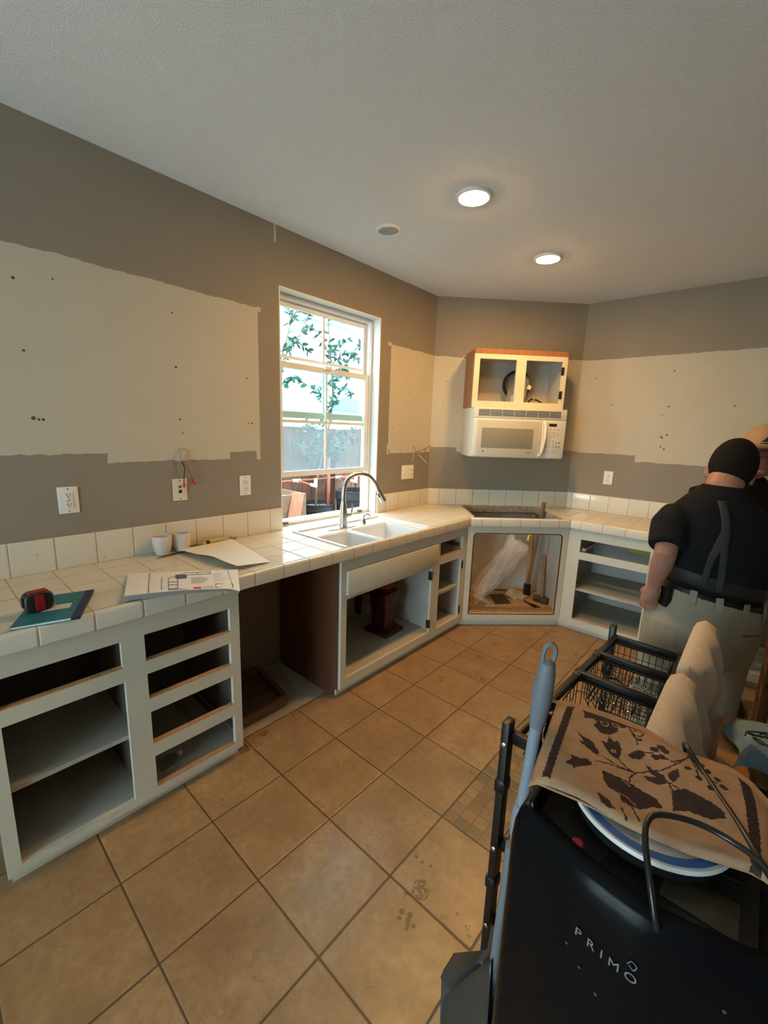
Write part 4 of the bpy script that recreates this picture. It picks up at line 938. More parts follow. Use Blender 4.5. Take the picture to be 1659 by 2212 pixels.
# ---------------------------------------------------------------- water dispenser, collar, towel, cord
wd = thing('water_dispenser', (2.188, -.74, 0), 'glossy black water dispenser in the right foreground with a towel over its top', 'water dispenser')
def outl(x0_, x1_, yb_, yf, bow, r, z, n=10):
    P = []
    for k in range(n+1):                      # front, bowed towards the camera
        t_ = k/n; x = x0_+r+(x1_-x0_-2*r)*t_; P.append((x, yf-bow*math.sin(PI*t_), z))
    for cx_, cy_, a0 in ((x1_-r, yf+r, -PI/2), (x1_-r, yb_-r, 0), (x0_+r, yb_-r, PI/2), (x0_+r, yf+r, PI)):
        for k in range(1 if a0 == -PI/2 else 0, 6 if a0 == PI else 7):
            if a0 == PI and k == 6: continue
            a = a0+k*PI/12; P.append((cx_+r*math.cos(a), cy_+r*math.sin(a), z))
    return P
GB = mat('gloss_black', (.005, .005, .006), .20, var=.1, spec=.09)
dx0, dx1, dyb, dyf = 2.042, 2.400, -.560, -.912
b = MB()
b.loft([outl(dx0+i, dx1-i, dyb-i, dyf+i, .034, .024-i*.4, z) for i, z in ((.012, 0), (.004, .012), (0, .04), (0, .93), (.002, .962), (.007, .982), (.014, .993), (.024, .997), (.030, .994), (.033, .984))], cap=True)
dbody = b.build('dispenser_body', GB, wd, ang=50)
PANEL = mat('satin_black_panel', (.016, .014, .012), .34, var=.15, vs=30, spec=.4)
b = MB(); b.prism([(dx0+.035, -.600), (2.338, -.600), (2.338, -.905), (2.27, -.921), (2.20, -.921), (2.13, -.915), (dx0+.035, -.895)], .983, .9880)
dtop = b.build('top_panel', PANEL, wd, smooth=False)
b = MB(); b.box(2.29-.05, 2.29+.03, -.895, -.84, .988, .9905, .001); b.build('drip_lid', mat('gloss_panel', (.05, .04, .025), .2), dtop)
b = MB()
for x, y in ((2.172, -.892), (2.236, -.897)): b.bar((x-.003, y-.012, .9885), (x+.003, y+.010, .9885), .0022, .002)
b.bar((2.05, -.845, .9885), (2.322, -.800, .9885), .0015, .0015); b.build('panel_seams', DARK, dtop, smooth=False)
MB().lathe([(.0125, .0), (.0125, .0015), (.0085, .0015), (.0085, 0)], (2.139, -.896, .988), cap=False).build('button_hole', DARK, dtop)
MB().lathe([(.0075, 0), (.0075, .004), (.006, .0052), (.0005, .0052)], (2.139, -.8965, .988), seg=20).build('hot_button', mat('button_red', (.55, .02, .035), .4), dtop)
SIL = mat('silver_print', (.20, .20, .22), .4); SIL2 = mat('dim_print', (.07, .07, .075), .5)
yft = dyf-.034-.0006
def onfront(x): return dyf-.034*math.sin(PI*(x-dx0-.024)/(dx1-dx0-.048))-.0006
for k, ch_ in enumerate('PRIMO'):
    x = (2.160, 2.176, 2.193, 2.203, 2.222)[k]; y = onfront(x+.006); sl = (onfront(x+.012)-onfront(x))/.012
    text_mesh('letter', ch_, .0185, basis((x, y-.0006, .897-.0015*k*.5), (1, sl, 0), (0, 0, 1)), SIL, dbody)
b = MB(); b.tube(smoothpath([(2.224, yft-.001, .918), (2.228, yft-.001, .925), (2.234, yft-.001, .922), (2.231, yft-.001, .914), (2.226, yft-.001, .918)]), .0007, 5); b.build('drop_logo', SIL, dbody)
for x, z in ((2.152, .868), (2.172, .850), (2.196, .833), (2.318, .93)): MB().lathe([(.0020, 0), (.0020, .001), (.0004, .0014)], (x, onfront(x)+.0002, z), (0, -1, 0), 10).build('indicator_dot', SIL2, dbody)
cl = thing('round_lid', (2.205, -.748, .99), 'round white lid with a blue ring peeking out from under the flowered towel', 'lid')
LW = mat('lid_white', (.74, .74, .72), .35, var=.03); LB_ = mat('lid_blue', (.02, .10, .32), .4)
lc = (2.203, -.785, .988)
MB().lathe([(.085, 0), (.100, .012), (.103, .029), (.001, .029)], lc, seg=64).build('collar', BLACKP, cl)
ldisc = MB().lathe([(.104, .0292), (.107, .031), (.107, .035), (.1055, .0370), (.001, .0385)], lc, seg=64).build('lid_disc', LW, cl)
MB().lathe([(.1015, .0365), (.1015, .0379), (.0905, .0386), (.0905, .0373)], lc, seg=64, cap=False).build('blue_ring', LB_, ldisc)
b = MB()
for r_ in (.087, .0842, .0814, .0786):
    b.tube([(lc[0]+r_*math.cos(a), lc[1]+r_*math.sin(a), lc[2]+.0383+(.0880-r_)*.02) for a in [PI*(1.12+.40*k/24) for k in range(25)]], .0005, 4)
b.build('fine_print', INKL, ldisc)
TP= [[(2.0321,-0.6296),(2.0446,-0.624),(2.0831,-0.8684),(2.0711,-0.8702)],[(2.0583,-0.6363),(2.0717,-0.6168),(2.1019,-0.6092),(2.1239,-0.6148),(2.143,-0.6107),(2.1695,-0.6102),(2.173,-0.6231),(2.1568,-0.6307),(2.141,-0.6353),(2.1365,-0.6478),(2.128,-0.6533),(2.1312,-0.6664),(2.1216,-0.6862),(2.1083,-0.6913),(2.0935,-0.6787),(2.0954,-0.6629),(2.0848,-0.6618),(2.0746,-0.6717),(2.0666,-0.6499)],[(2.0715,-0.718),(2.0893,-0.7278),(2.1035,-0.7265),(2.1146,-0.7401),(2.1232,-0.7503),(2.1256,-0.7548),(2.1197,-0.7582),(2.107,-0.7545),(2.0933,-0.7487),(2.0856,-0.7439),(2.0943,-0.7404)],[(2.1138,-0.7116),(2.1244,-0.7112),(2.1226,-0.6904),(2.1319,-0.699),(2.1371,-0.6915),(2.1471,-0.7062),(2.15,-0.7267),(2.1481,-0.7375),(2.1418,-0.7391),(2.1308,-0.7314)],[(2.0889,-0.8185),(2.0941,-0.8028),(2.089,-0.7946),(2.1018,-0.791),(2.1147,-0.7807),(2.1198,-0.7824),(2.1209,-0.794),(2.1115,-0.8072),(2.103,-0.8228),(2.0994,-0.8189),(2.0909,-0.8208)],[(2.1578,-0.7169),(2.1657,-0.6967),(2.1773,-0.6888),(2.1814,-0.7009),(2.1761,-0.7159),(2.1662,-0.7201)],[(2.1844,-0.7201),(2.1991,-0.7271),(2.2116,-0.7294),(2.2213,-0.7417),(2.2078,-0.7429),(2.1945,-0.7356)],[(2.1882,-0.7507),(2.1998,-0.7427),(2.2152,-0.7398),(2.2198,-0.745),(2.21,-0.7563),(2.1962,-0.756)],[(2.2173,-0.7218),(2.2274,-0.702),(2.2321,-0.7197),(2.2266,-0.7385),(2.2189,-0.7323)],[(2.137,-0.7888),(2.1469,-0.7854),(2.1647,-0.7804),(2.1793,-0.7819),(2.1957,-0.7849),(2.2094,-0.7863),(2.2199,-0.7937),(2.2221,-0.8017),(2.2098,-0.8101),(2.1999,-0.8262),(2.1894,-0.8296),(2.1765,-0.8317),(2.1676,-0.8191),(2.1532,-0.8182),(2.1443,-0.8078)],[(2.1445,-0.8429),(2.1622,-0.8453),(2.1725,-0.8556),(2.1619,-0.8591),(2.1535,-0.8571)],[(2.2275,-0.7582),(2.2419,-0.7407),(2.2585,-0.7429),(2.2764,-0.7466),(2.2903,-0.7531),(2.2927,-0.7652),(2.2759,-0.7812),(2.2508,-0.7843),(2.2348,-0.7963)],[(2.1935,-0.6368),(2.2012,-0.6218),(2.213,-0.6278),(2.2309,-0.6346),(2.2421,-0.6423),(2.2325,-0.6471),(2.2173,-0.6431),(2.2042,-0.6413)],[(2.2962,-0.6176),(2.308,-0.6131),(2.3237,-0.6937),(2.3299,-0.7644),(2.3335,-0.8313),(2.3231,-0.8411),(2.318,-0.7702),(2.3113,-0.7056)]]
TC= [(2.1903,-0.6762,0.0066),(2.198,-0.6641,0.0067),(2.2055,-0.6709,0.0062),(2.2031,-0.689,0.006),(2.1955,-0.694,0.0065),(2.2398,-0.6921,0.0049),(2.2549,-0.6693,0.0049),(2.2556,-0.7049,0.0047),(2.2643,-0.6787,0.0048),(2.2721,-0.7155,0.0055),(2.2861,-0.7003,0.0055),(2.2772,-0.6881,0.0047),(2.1658,-0.6637,0.0037)]
TR= [(2.1073,-0.6597,0.0083),(2.1234,-0.6496,0.0073),(2.1206,-0.7815,0.005),(2.1253,-0.7537,0.0045),(2.1382,-0.7243,0.0041)]
TL= [[(2.1439,-0.6378),(2.1526,-0.6561),(2.1619,-0.6674),(2.1654,-0.6789)],[(2.1513,-0.6442),(2.1575,-0.6343),(2.1674,-0.6391),(2.166,-0.6534),(2.1578,-0.6587),(2.1531,-0.653)],[(2.1292,-0.7513),(2.148,-0.7552),(2.1772,-0.7523),(2.1925,-0.7356),(2.2099,-0.7188),(2.2274,-0.6873),(2.2358,-0.6663),(2.2362,-0.6526)],[(2.1241,-0.7739),(2.1409,-0.762),(2.1593,-0.7571),(2.1772,-0.7523)],[(2.1481,-0.7375),(2.1637,-0.7486),(2.1772,-0.7523)],[(2.1772,-0.7523),(2.1733,-0.7682),(2.1746,-0.7788)],[(2.1799,-0.6932),(2.1898,-0.6859)],[(2.2094,-0.6895),(2.2197,-0.6904),(2.2284,-0.6799),(2.2349,-0.6671)],[(2.2204,-0.7425),(2.2291,-0.7566)],[(2.2232,-0.7417),(2.2374,-0.7487)],[(2.2357,-0.6485),(2.246,-0.6778),(2.2588,-0.6901),(2.2707,-0.6982),(2.2832,-0.6975)],[(2.1775,-0.8443),(2.1885,-0.8596)],[(2.19,-0.8324),(2.2029,-0.8506)],[(2.246,-0.6778),(2.2549,-0.6693)],[(2.2588,-0.6901),(2.2643,-0.6787)],[(2.2499,-0.6865),(2.2556,-0.7049)],[(2.2649,-0.696),(2.2721,-0.7155)]]
TW= [[(2.1637,-0.8192),(2.1787,-0.8157),(2.192,-0.8238)],[(2.0837,-0.6208),(2.1031,-0.6141)],[(2.1654,-0.7836),(2.1766,-0.7883)]]
def inpoly(x, y, P):
    r = False; n = len(P)
    for i in range(n):
        x1_, y1_ = P[i]; x2_, y2_ = P[i-1]
        if (y1_ > y) != (y2_ > y) and x < (x2_-x1_)*(y-y1_)/(y2_-y1_)+x1_: r = not r
    return r
def segd(x, y, L):
    d = 9
    for (ax_, ay_), (bx_, by_) in zip(L, L[1:]):
        vx, vy = bx_-ax_, by_-ay_; t_ = max(0, min(1, ((x-ax_)*vx+(y-ay_)*vy)/(vx*vx+vy*vy+1e-12)))
        d = min(d, math.hypot(x-ax_-vx*t_, y-ay_-vy*t_))
    return d
BBX = [(min(q[0] for q in P), max(q[0] for q in P), min(q[1] for q in P), max(q[1] for q in P)) for P in TP]
def motif(c):
    x, y = c.x+.0004*math.sin(c.y*560)+.0004*math.sin(c.x*700+c.y*1100), c.y+.0007*math.sin(c.x*610)+.0005*math.sin(c.y*1300-c.x*500)
    if any(segd(x, y, L) < .0010 for L in TW): return 0
    for (cx_, cy_, r) in TR:
        d = math.hypot(x-cx_, y-cy_)
        if abs(d-r*.75) < .0012: return 0
    if any(b_[0] <= x <= b_[1] and b_[2] <= y <= b_[3] and inpoly(x, y, P) for P, b_ in zip(TP, BBX)): return 1
    if any(math.hypot(x-a, y-b_) < r for a, b_, r in TC): return 1
    if any(segd(x, y, L) < .00135 for L in TL): return 1
    return 0
# towel: near edge, far edge, left and right ends, folded double over the top
near = [(2.056, -.882), (2.0644, -.8785), (2.1259, -.8658), (2.1545, -.8639), (2.186, -.8637), (2.2217, -.8577), (2.2636, -.8503), (2.2862, -.8399), (2.3237, -.8258), (2.345, -.826)]
far = [(2.013, -.640), (2.0186, -.6342), (2.0439, -.6242), (2.105, -.6085), (2.1659, -.6057), (2.2265, -.6311), (2.26, -.622), (2.295, -.6174), (2.3196, -.6323), (2.343, -.664)]
def along(P, t_):
    P = [Vector((*p, 0)) for p in P]; L = [0]
    for a, b_ in zip(P, P[1:]): L.append(L[-1]+(b_-a).length)
    q = t_*L[-1]
    for i in range(len(P)-1):
        if q <= L[i+1]+1e-9: return P[i].lerp(P[i+1], (q-L[i])/(L[i+1]-L[i]))
    return P[-1]
NU, NV = 250, 205
NE = [along(near, i/NU) for i in range(NU+1)]; FA = [along(far, i/NU) for i in range(NU+1)]
def tz(u, v):
    e = min(u/.03, (1-u)/.03, v/.04, (1-v)/.06, 1); e = math.sqrt(max(0, 1-(1-e)**2))
    return 1.0315+.010*e+.003*math.sin(9*u+2*v)+.002*math.sin(6*v+5*u)-.012*max(0, 1-u/.10)**2-.005*max(0, 1-(1-u)/.10)**2-.02*max(0, (v-.8)/.2)**2
def towel(u, v):
    p = NE[round(u*NU)].lerp(FA[round(u*NU)], v); return Vector((p.x, p.y, tz(u, v)))
TAN = mat('towel_tan', (.44, .27, .155), .95, var=.12, vs=30, bump=.9, bs=500, spec=.1); DKB = mat('towel_dark_brown', (.055, .036, .033), .95, var=.2, vs=60, bump=.9, bs=500, spec=.1)
tw = thing('towel', (2.19, -.74, 1.0), 'tan bath towel with dark brown flowers and striped ends folded over the dispenser', 'towel')
b = MB(); b.sheet(towel, NU, NV, motif)
b.build('upper_fold', [TAN, DKB], tw, ang=180)
hem = [along(near, k/40) for k in range(41)]+[along(far, 1-k/40) for k in range(41)]
ctr = Vector((2.19, -.74, 0))
b = MB(); b.loft([[(*(ctr+(p-ctr)*sc)[:2], z) for p in hem] for sc, z in ((.975, 1.0275), (.992, 1.0285), (.996, 1.0325))], cap=True)
b.build('under_fold', TAN, tw, ang=60)
CORD = mat('cord_black', (.012, .013, .013), .3)
pcord = smoothpath([(2.232, -.590, .95), (2.231, -.600, 1.01), (2.229, -.640, 1.052), (2.255, -.678, 1.046), (2.285, -.727, 1.044), (2.308, -.765, 1.043), (2.328, -.805, 1.042), (2.352, -.850, 1.030), (2.364, -.93, .98), (2.366, -.96, .90)])
tag(MB().tube(pcord, .0042, 10).build('power_cord', CORD, loc=(2.3, -.74, 1.04)), 'black power cord lying across the right end of the flowered towel', 'cord', 'black cords over the towel')
lcord = smoothpath([(2.246, -.938, .984), (2.242, -.940, 1.0), (2.230, -.925, 1.03), (2.217, -.896, 1.05), (2.213, -.870, 1.060), (2.223, -.848, 1.063), (2.26, -.822, 1.058), (2.299, -.819, 1.056), (2.335, -.837, 1.056), (2.366, -.87, 1.03), (2.372, -.93, .93)])
tag(MB().tube(lcord, .0040, 10).build('power_cord', CORD, loc=(2.25, -.9, 1.0)), 'black power cord looping from the dispenser front over the towel edge', 'cord', 'black cords over the towel')
# ---------------------------------------------------------------- table, blue towel, chairs
TW_ = wood('table_oak', (.36, .16, .05), (.50, .24, .08), .35, 1)
tb = thing('dining_table', (2.72, -.2, 0), 'oak table under the folded blue towel at the right edge', 'table')
MB().box(2.277, 3.15, -.50, .092, .722, .750, .004).build('tabletop', TW_, tb)
MB().frame(FW, 2.33, 3.10, .64, .722, -.45, -.43, []).build('apron', TW_, tb, smooth=False); MB().frame(FW, 2.33, 3.10, .64, .722, .03, .05, []).build('apron', TW_, tb, smooth=False)
for x in (2.76, 3.08):
    for y in (-.43, .03): MB().box(x-.03, x+.03, y-.03, y+.03, 0, .722, .004).build('leg', TW_, tb)
BLU = mat('blue_terry', (.20, .285, .325), .95, var=.15, vs=25, bump=.9, bs=400, spec=.1); BLD = mat('blue_terry_dark', (.075, .135, .215), .95, var=.15, vs=25, bump=.9, bs=400, spec=.1); OUT = mat('embroidery_dark', (.012, .022, .03), .9); EYE = mat('embroidery_pale', (.36, .42, .40), .9)
bt_ = thing('blue_towel', (2.40, -.09, .75), 'pale blue towel with dark line embroidery lying in a heap on the table', 'towel')
def bl(u, v):                    # heap folded in two, open edge to the right
    x = 2.300+.25*u+.02*math.sin(5*v); y = -.235+.265*v+.02*math.sin(4*u)+.02*u
    z = .752+.075*math.sin(PI*min(1, .12+v*.88))**.6*min(1, u/.10+.35)+.012*math.sin(9*u+6*v)
    return Vector((x, y, max(.753, z)))
o = MB().sheet(bl, 50, 44, lambda c: 1 if c.y+.25*(c.x-2.3) < -.148 else 0).build('towel_fold', [BLU, BLD], bt_, ang=180)
def onb(u, v): return bl(u, v)+Vector((0, 0, .0015))
b = MB()
for L in ([(.05, .48), (.12, .60), (.25, .60), (.36, .56), (.42, .50), (.40, .44)], [(.08, .50), (.14, .54), (.20, .52)], [(.22, .55), (.26, .50), (.32, .52)], [(.30, .22), (.42, .12), (.60, .08), (.74, .05)], [(.50, .28), (.62, .30), (.74, .28)], [(.48, .20), (.60, .22), (.72, .20)], [(.55, .32), (.55, .16)], [(.66, .32), (.66, .14)]):
    b.tube([onb(u, v) for u, v in [tuple(p)[:2] for p in smoothpath([(*q, 0) for q in L], 5)]], .0016, 6)
for cu, cv, r in ((.14, .40, .05), (.27, .38, .07), (.12, .53, .03), (.22, .56, .03)):
    b.tube([onb(cu+r*math.cos(a), cv+r*.8*math.sin(a)) for a in [2*PI*k/20 for k in range(20)]], .0014, 6, closed=True)
b.build('embroidery', OUT, bt_)
FAB = mat('chair_linen', (.62, .53, .42), .95, var=.06, vs=60, bump=.5, bs=350, spec=.1); LEGW = wood('chair_leg_wood', (.06, .035, .02), (.10, .06, .035), .5)
def chair(x, y, label):
    o = thing('dining_chair', (x, y, 0), label, 'chair', 'tufted dining chairs at the table')
    w2_ = .222; Z0, Z1 = .46, .935
    def back(u, v, front):                 # u along the width (y), v up
        yy = -w2_+2*w2_*u; z = Z0+(Z1-Z0)*v; lean = -.035*v+.035
        ed = min(u/.09, (1-u)/.09, (1-v)/.085, 1); rd = math.sqrt(max(0, 1-(1-ed)**2)) if ed < 1 else 1
        if front:
            tuft = .017*math.cos(2*PI*(u*2.5+.5))*math.cos(2*PI*(v*2.2+.2))+.010*math.sin(2*PI*u*2.5+4*v)
            xx = lean+.034+.042*rd+tuft*rd*(1-v*.3)+.045*(1-v)
        else: xx = lean+.034*(1-rd)
        return Vector((x+xx, y+yy, z-.02*(1-math.sqrt(max(0, 1-(2*u-1)**2*.5)))))
    b = MB()
    for fr_ in (0, 1): b.sheet(lambda u, v: back(u, v, fr_), 34, 34)
    n = 34
    for P in ([(k/n, 1.) for k in range(n+1)], [(0., k/n) for k in range(n+1)], [(1., k/n) for k in range(n+1)], [(k/n, 0.) for k in range(n+1)]):
        for p, q in zip(P, P[1:]):
            vs_ = [b.bm.verts.new(back(*a)) for a in ((*p, 0), (*q, 0), (*q, 1), (*p, 1))]; b.bm.faces.new(vs_)
    bmesh.ops.remove_doubles(b.bm, verts=b.bm.verts[:], dist=.0004)
    b.build('backrest', FAB, o, ang=60)
    MB().box(x+.05, x+.47, y-.22, y+.22, .40, .49, .03, 4).build('seat', FAB, o)
    for a, c_ in ((.06, -.19), (.06, .19), (.44, -.19), (.44, .19)): MB().loft([[(x+a+dx*r, y+c_+dy*r, z) for dx, dy in ((-1, -1), (1, -1), (1, 1), (-1, 1))] for r, z in ((.013, 0), (.02, .40))]).build('leg', LEGW, o)
    return o
ch0 = chair(2.140, -.318, 'nearer tufted beige dining chair, its back just behind the flowered towel')
dup(ch0, (2.150, .168, 0), None, 'farther tufted beige dining chair, its back right behind the standing man')
OAK = wood('brown_chair_wood', (.14, .065, .03), (.22, .10, .045), .4)
lc_ = thing('wooden_chair', (2.62, 1.25, 0), 'dark brown wooden chair at the right edge beyond the man', 'chair')
for x, y, h in ((2.425, 1.09, .95), (2.425, 1.43, .95), (2.80, 1.09, .44), (2.80, 1.43, .44)): MB().box(x-.02, x+.02, y-.02, y+.02, 0, h, .004).build('leg', OAK, lc_)
MB().box(2.41, 2.82, 1.07, 1.45, .44, .465, .006).build('seat', OAK, lc_)
for z in (.60, .74, .88): MB().box(2.418, 2.432, 1.11, 1.41, z-.03, z+.03, .003).build('back_slat', OAK, lc_)
for y in (1.09, 1.43): MB().bar((2.445, y, .22), (2.78, y, .22), .02, .025).build('stretcher', OAK, lc_)
MB().bar((2.425, 1.11, .30), (2.425, 1.41, .30), .02, .03).build('stretcher', OAK, lc_)
# ---------------------------------------------------------------- people
SKIN = mat('skin', (.36, .175, .115), .55, var=.10, vs=25); HAIR = mat('short_black_hair', (.010, .008, .007), .9, var=.5, vs=160, bump=.8, bs=420, spec=.15)
SHIRT = mat('black_shirt', (.0115, .0118, .013), .9, var=.15, vs=20, bump=.4, bs=18, spec=.15); SUSP = mat('dark_grey_webbing', (.030, .031, .034), .8, var=.1, bump=.4, bs=300); KHAKI = mat('khaki_twill', (.34, .30, .225), .9, var=.08, vs=10, bump=.35, bs=22, spec=.15)
LEATH = mat('black_leather', (.010, .010, .012), .4)
R_, F_ = Vector((.745, .666, 0)), Vector((-.666, .745, 0))
class Body:                        # a standing figure's own axes: u to its right in the photo, w away from it, z up
    def __init__(p, o, R=R_, F=F_): p.o, p.R, p.F = Vector(o), R, F
    def P(p, u, w, z): return p.o+p.R*u+p.F*w+Vector((0, 0, z))
    def ring(p, u, w, z, a, b_, tilt=0, pitch=0, n=28, pw=1.):
        out = []
        for k in range(n):
            t_ = 2*PI*k/n; c_, s_ = math.cos(t_), math.sin(t_)
            c_ = math.copysign(abs(c_)**pw, c_); s_ = math.copysign(abs(s_)**pw, s_)
            out.append(p.P(u+a*c_, w+b_*s_, z+tilt*a*c_+pitch*b_*s_))
        return out
def remesh(o, vox, smooth=3, fac=.5):
    m = o.modifiers.new('r', 'REMESH'); m.mode = 'VOXEL'; m.voxel_size = vox; m.use_smooth_shade = True
    if smooth: q = o.modifiers.new('s', 'SMOOTH'); q.iterations = smooth; q.factor = fac
    return o
def hand(b, p, W, dirv, palm, thumb_side, sc=1.):
    # W wrist point, dirv along the hand, palm = direction the palm faces (fingers curl to it)
    d, q = dirv.normalized(), palm.normalized(); sd = d.cross(q).normalized()*thumb_side
    b.tube([W-d*.02, W+d*.015, W+d*.05, W+d*.085], [.026*sc, .027*sc, .033*sc, .031*sc], 12)
    for k in (-1, 0, 1): b.tube([W+d*.02+sd*.014*k, W+d*.085+sd*.022*k], [.017, .016], 10)
    Lf = (.066, .078, .073, .058)
    for k in range(4):
        base = W+d*.088+sd*(.030-.020*k); L = Lf[k]*sc
        a = d; c1 = base+a*L*.42; a2 = (d*.55+q*.83).normalized(); c2_ = c1+a2*L*.36; a3 = (d*-.1+q*1).normalized(); c3 = c2_+a3*L*.28
        b.tube([base-d*.02, base, c1, c2_, c3], [.0095, .0098, .0092, .0085, .0070], 10)
    t0 = W+d*.03+sd*.026; t1 = t0+(d*.6+sd*.5+q*.35).normalized()*.035; t2 = t1+(d*.85+q*.45).normalized()*.032; t3 = t2+(d*.9+q*.4).normalized()*.022
    b.tube([t0, t1, t2, t3], [.014, .0125, .0110, .0085], 10)
def head(b, p, c, a, bb, cc, yaw, tilt, face=True):
    # yaw turns the face: 0 looks away along F
    Rm = Matrix((p.R, p.F, Vector((0, 0, 1)))).transposed() @ Matrix.Rotation(yaw, 3, 'Z') @ Matrix.Rotation(tilt[0], 3, 'X') @ Matrix.Rotation(tilt[1], 3, 'Y')
    c = Vector(c); L = lambda x, y, z: c+Rm @ Vector((x, y, z))
    b.ell(c+Rm @ Vector((0, -.012, .02)), a, bb, cc*.86, Rm); b.ell(L(0, .025, -.035), a*.82, bb*.80, cc*.72, Rm)
    b.ell(L(0, .058, -.085), .042, .040, .030, Rm, 14, 10)                                  # chin
    b.tube([L(0, bb*.93, .015), L(0, bb*1.10, -.018), L(0, bb*1.02, -.030)], [.010, .015, .011], 8)  # nose
    b.tube([L(-.024, bb*.86, -.058), L(0, bb*.93, -.058), L(.024, bb*.86, -.058)], [.006, .009, .006], 8)   # lips
    for sx in (-1, 1):
        b.tube([L(sx*.05, bb*.78, .032), L(sx*.03, bb*.90, .036), L(sx*.012, bb*.92, .032)], [.007, .010, .007], 8)   # brow
        b.ell(L(sx*a*.99, -.004, -.022), .009, .020, .032, Rm @ Matrix.Rotation(sx*-.45, 3, 'Z'), 12, 8)                # ear
    return L, Rm
# -- the man in the black shirt
p1 = Body((2.168, .83, 0))
man = thing('person', p1.P(-.03, 0, 0), 'man in a black t-shirt with suspenders and khaki trousers standing with his back turned', 'person')
b = MB()
hc = p1.P(.092, .135, 1.440)
L, Rm = head(b, p1, hc, .083, .104, .130, -.5, (-.30, .14))
b.tube([p1.P(.012, .055, 1.30), p1.P(.022, .075, 1.36), p1.P(.065, .11, 1.41)], [.074, .068, .068], 16)
b.loft([p1.ring(-.03, -.01, .80, .19, .12), p1.ring(-.01, .0, .95, .16, .11), p1.ring(0, .01, 1.10, .18, .12), p1.ring(0, .03, 1.24, .19, .11), p1.ring(.01, .055, 1.32, .10, .08)])
SL, EL, WL = p1.P(-.200, .045, 1.238), p1.P(-.272, -.055, 1.090), p1.P(-.262, .00, .935)
SRr, ER, WR = p1.P(.225, .06, 1.225), p1.P(.290, -.02, 1.015), p1.P(.262, .11, .86)
for a_, e_, w_, sd in ((SL, EL, WL, 1), (SRr, ER, WR, -1)):
    b.tube([a_, a_.lerp(e_, .5), e_, e_.lerp(w_, .30), e_.lerp(w_, .7), w_], [.044, .048, .042, .043, .034, .028], 14)
hand(b, p1, WL, (p1.P(0, .02, -.10)-p1.o), p1.R*.85+p1.F*.4, -1)
hand(b, p1, WR, (p1.P(-.02, .05, -.09)-p1.o), -p1.R*.8+p1.F*.4, 1)
for sx in (-1, 1): b.tube([p1.P(-.03+sx*.10, 0, .82), p1.P(-.03+sx*.115, .01, .48), p1.P(-.03+sx*.12, 0, .10)], [.095, .062, .045], 14); b.tube([p1.P(-.03+sx*.12, -.05, .055), p1.P(-.03+sx*.13, .13, .05)], [.04, .035], 10)
remesh(b.build('body', SKIN, man), .0042, 2)
b = MB()
b.ell(hc+Rm @ Vector((0, -.014, .022)), .0885, .110, .121, Rm, 32, 22)
bmesh.ops.delete(b.bm, geom=[v for v in b.bm.verts if (lambda q: q.z < -.074+.075*max(0, (q.y+.035)/.09) or (q.y > .075 and q.z < .06))(Rm.transposed() @ (v.co-hc))], context='VERTS')
o = b.build('hair', HAIR, man); q = o.modifiers.new('s', 'SOLIDIFY'); q.thickness = .006; q.offset = -1
b = MB()
b.loft([p1.ring(.0, .0, .912, .198, .144, -.20), p1.ring(.0, .0, .96, .200, .146, -.18), p1.ring(.0, .0, 1.04, .205, .148, -.12), p1.ring(.0, .01, 1.12, .214, .150, -.06), p1.ring(.0, .028, 1.20, .226, .142, -.03), p1.ring(.002, .043, 1.262, .210, .122, -.06), p1.ring(.010, .055, 1.312, .150, .100, -.10), p1.ring(.012, .066, 1.350, .098, .082, -.10), p1.ring(.016, .072, 1.378, .074, .072, -.05)])
for a_, e_, r0, f in ((SL, EL, .086, .80), (SRr, ER, .086, .93)):
    b.tube([a_+(p1.P(.07, 0, .012)-p1.o)*(1 if a_ is SL else -1), a_+(p1.P(.015, 0, -.004)-p1.o)*(1 if a_ is SL else -1), a_.lerp(e_, .22), a_.lerp(e_, .55), a_.lerp(e_, f)], [.052, .069, .076, .074, .070], 18)
sh = remesh(b.build('tshirt', SHIRT, man), .0075, 8)
def ribbon(name, pts, wdt, mm, off=.006, th=.004, target=sh):
    P = smoothpath(pts, 8); b = MB(); nrm = -p1.F
    V = []
    for i, pnt in enumerate(P):
        t_ = (P[min(i+1, len(P)-1)]-P[max(i-1, 0)]).normalized(); sd = t_.cross(nrm).normalized()
        V.append([b.bm.verts.new(pnt+sd*wdt/2*k+nrm*.03) for k in (-1, -.33, .33, 1)])
    for A_, B_ in zip(V, V[1:]):
        for k in range(3): b.bm.faces.new((A_[k], A_[k+1], B_[k+1], B_[k]))
    o = b.build(name, mm, man)
    m = o.modifiers.new('w', 'SHRINKWRAP'); m.target = target; m.wrap_method = 'PROJECT'; m.use_project_x = m.use_project_y = False; m.wrap_method = 'NEAREST_SURFACEPOINT'; m.wrap_mode = 'OUTSIDE_SURFACE'; m.offset = off
    q = o.modifiers.new('s', 'SOLIDIFY'); q.thickness = th; q.offset = 1
    return o
ribbon('suspender', [p1.P(-.065, -.02, 1.335), p1.P(-.080, -.10, 1.25), p1.P(-.120, -.12, 1.16), p1.P(-.150, -.12, 1.07), p1.P(-.158, -.12, .99)], .034, SUSP)
ribbon('suspender', [p1.P(-.065, -.02, 1.335), p1.P(-.080, -.10, 1.25), p1.P(-.098, -.13, 1.16), p1.P(-.100, -.14, 1.07), p1.P(-.096, -.14, .96)], .034, SUSP)
b = MB(); b.loft([p1.ring(0, 0, z, a, a*.735, -.19) for z, a in ((.940, .2005), (.945, .2045), (.985, .2065), (.995, .203))], cap=False); b.build('back_support_band', mat('support_band', (.016, .016, .018), .6), man)
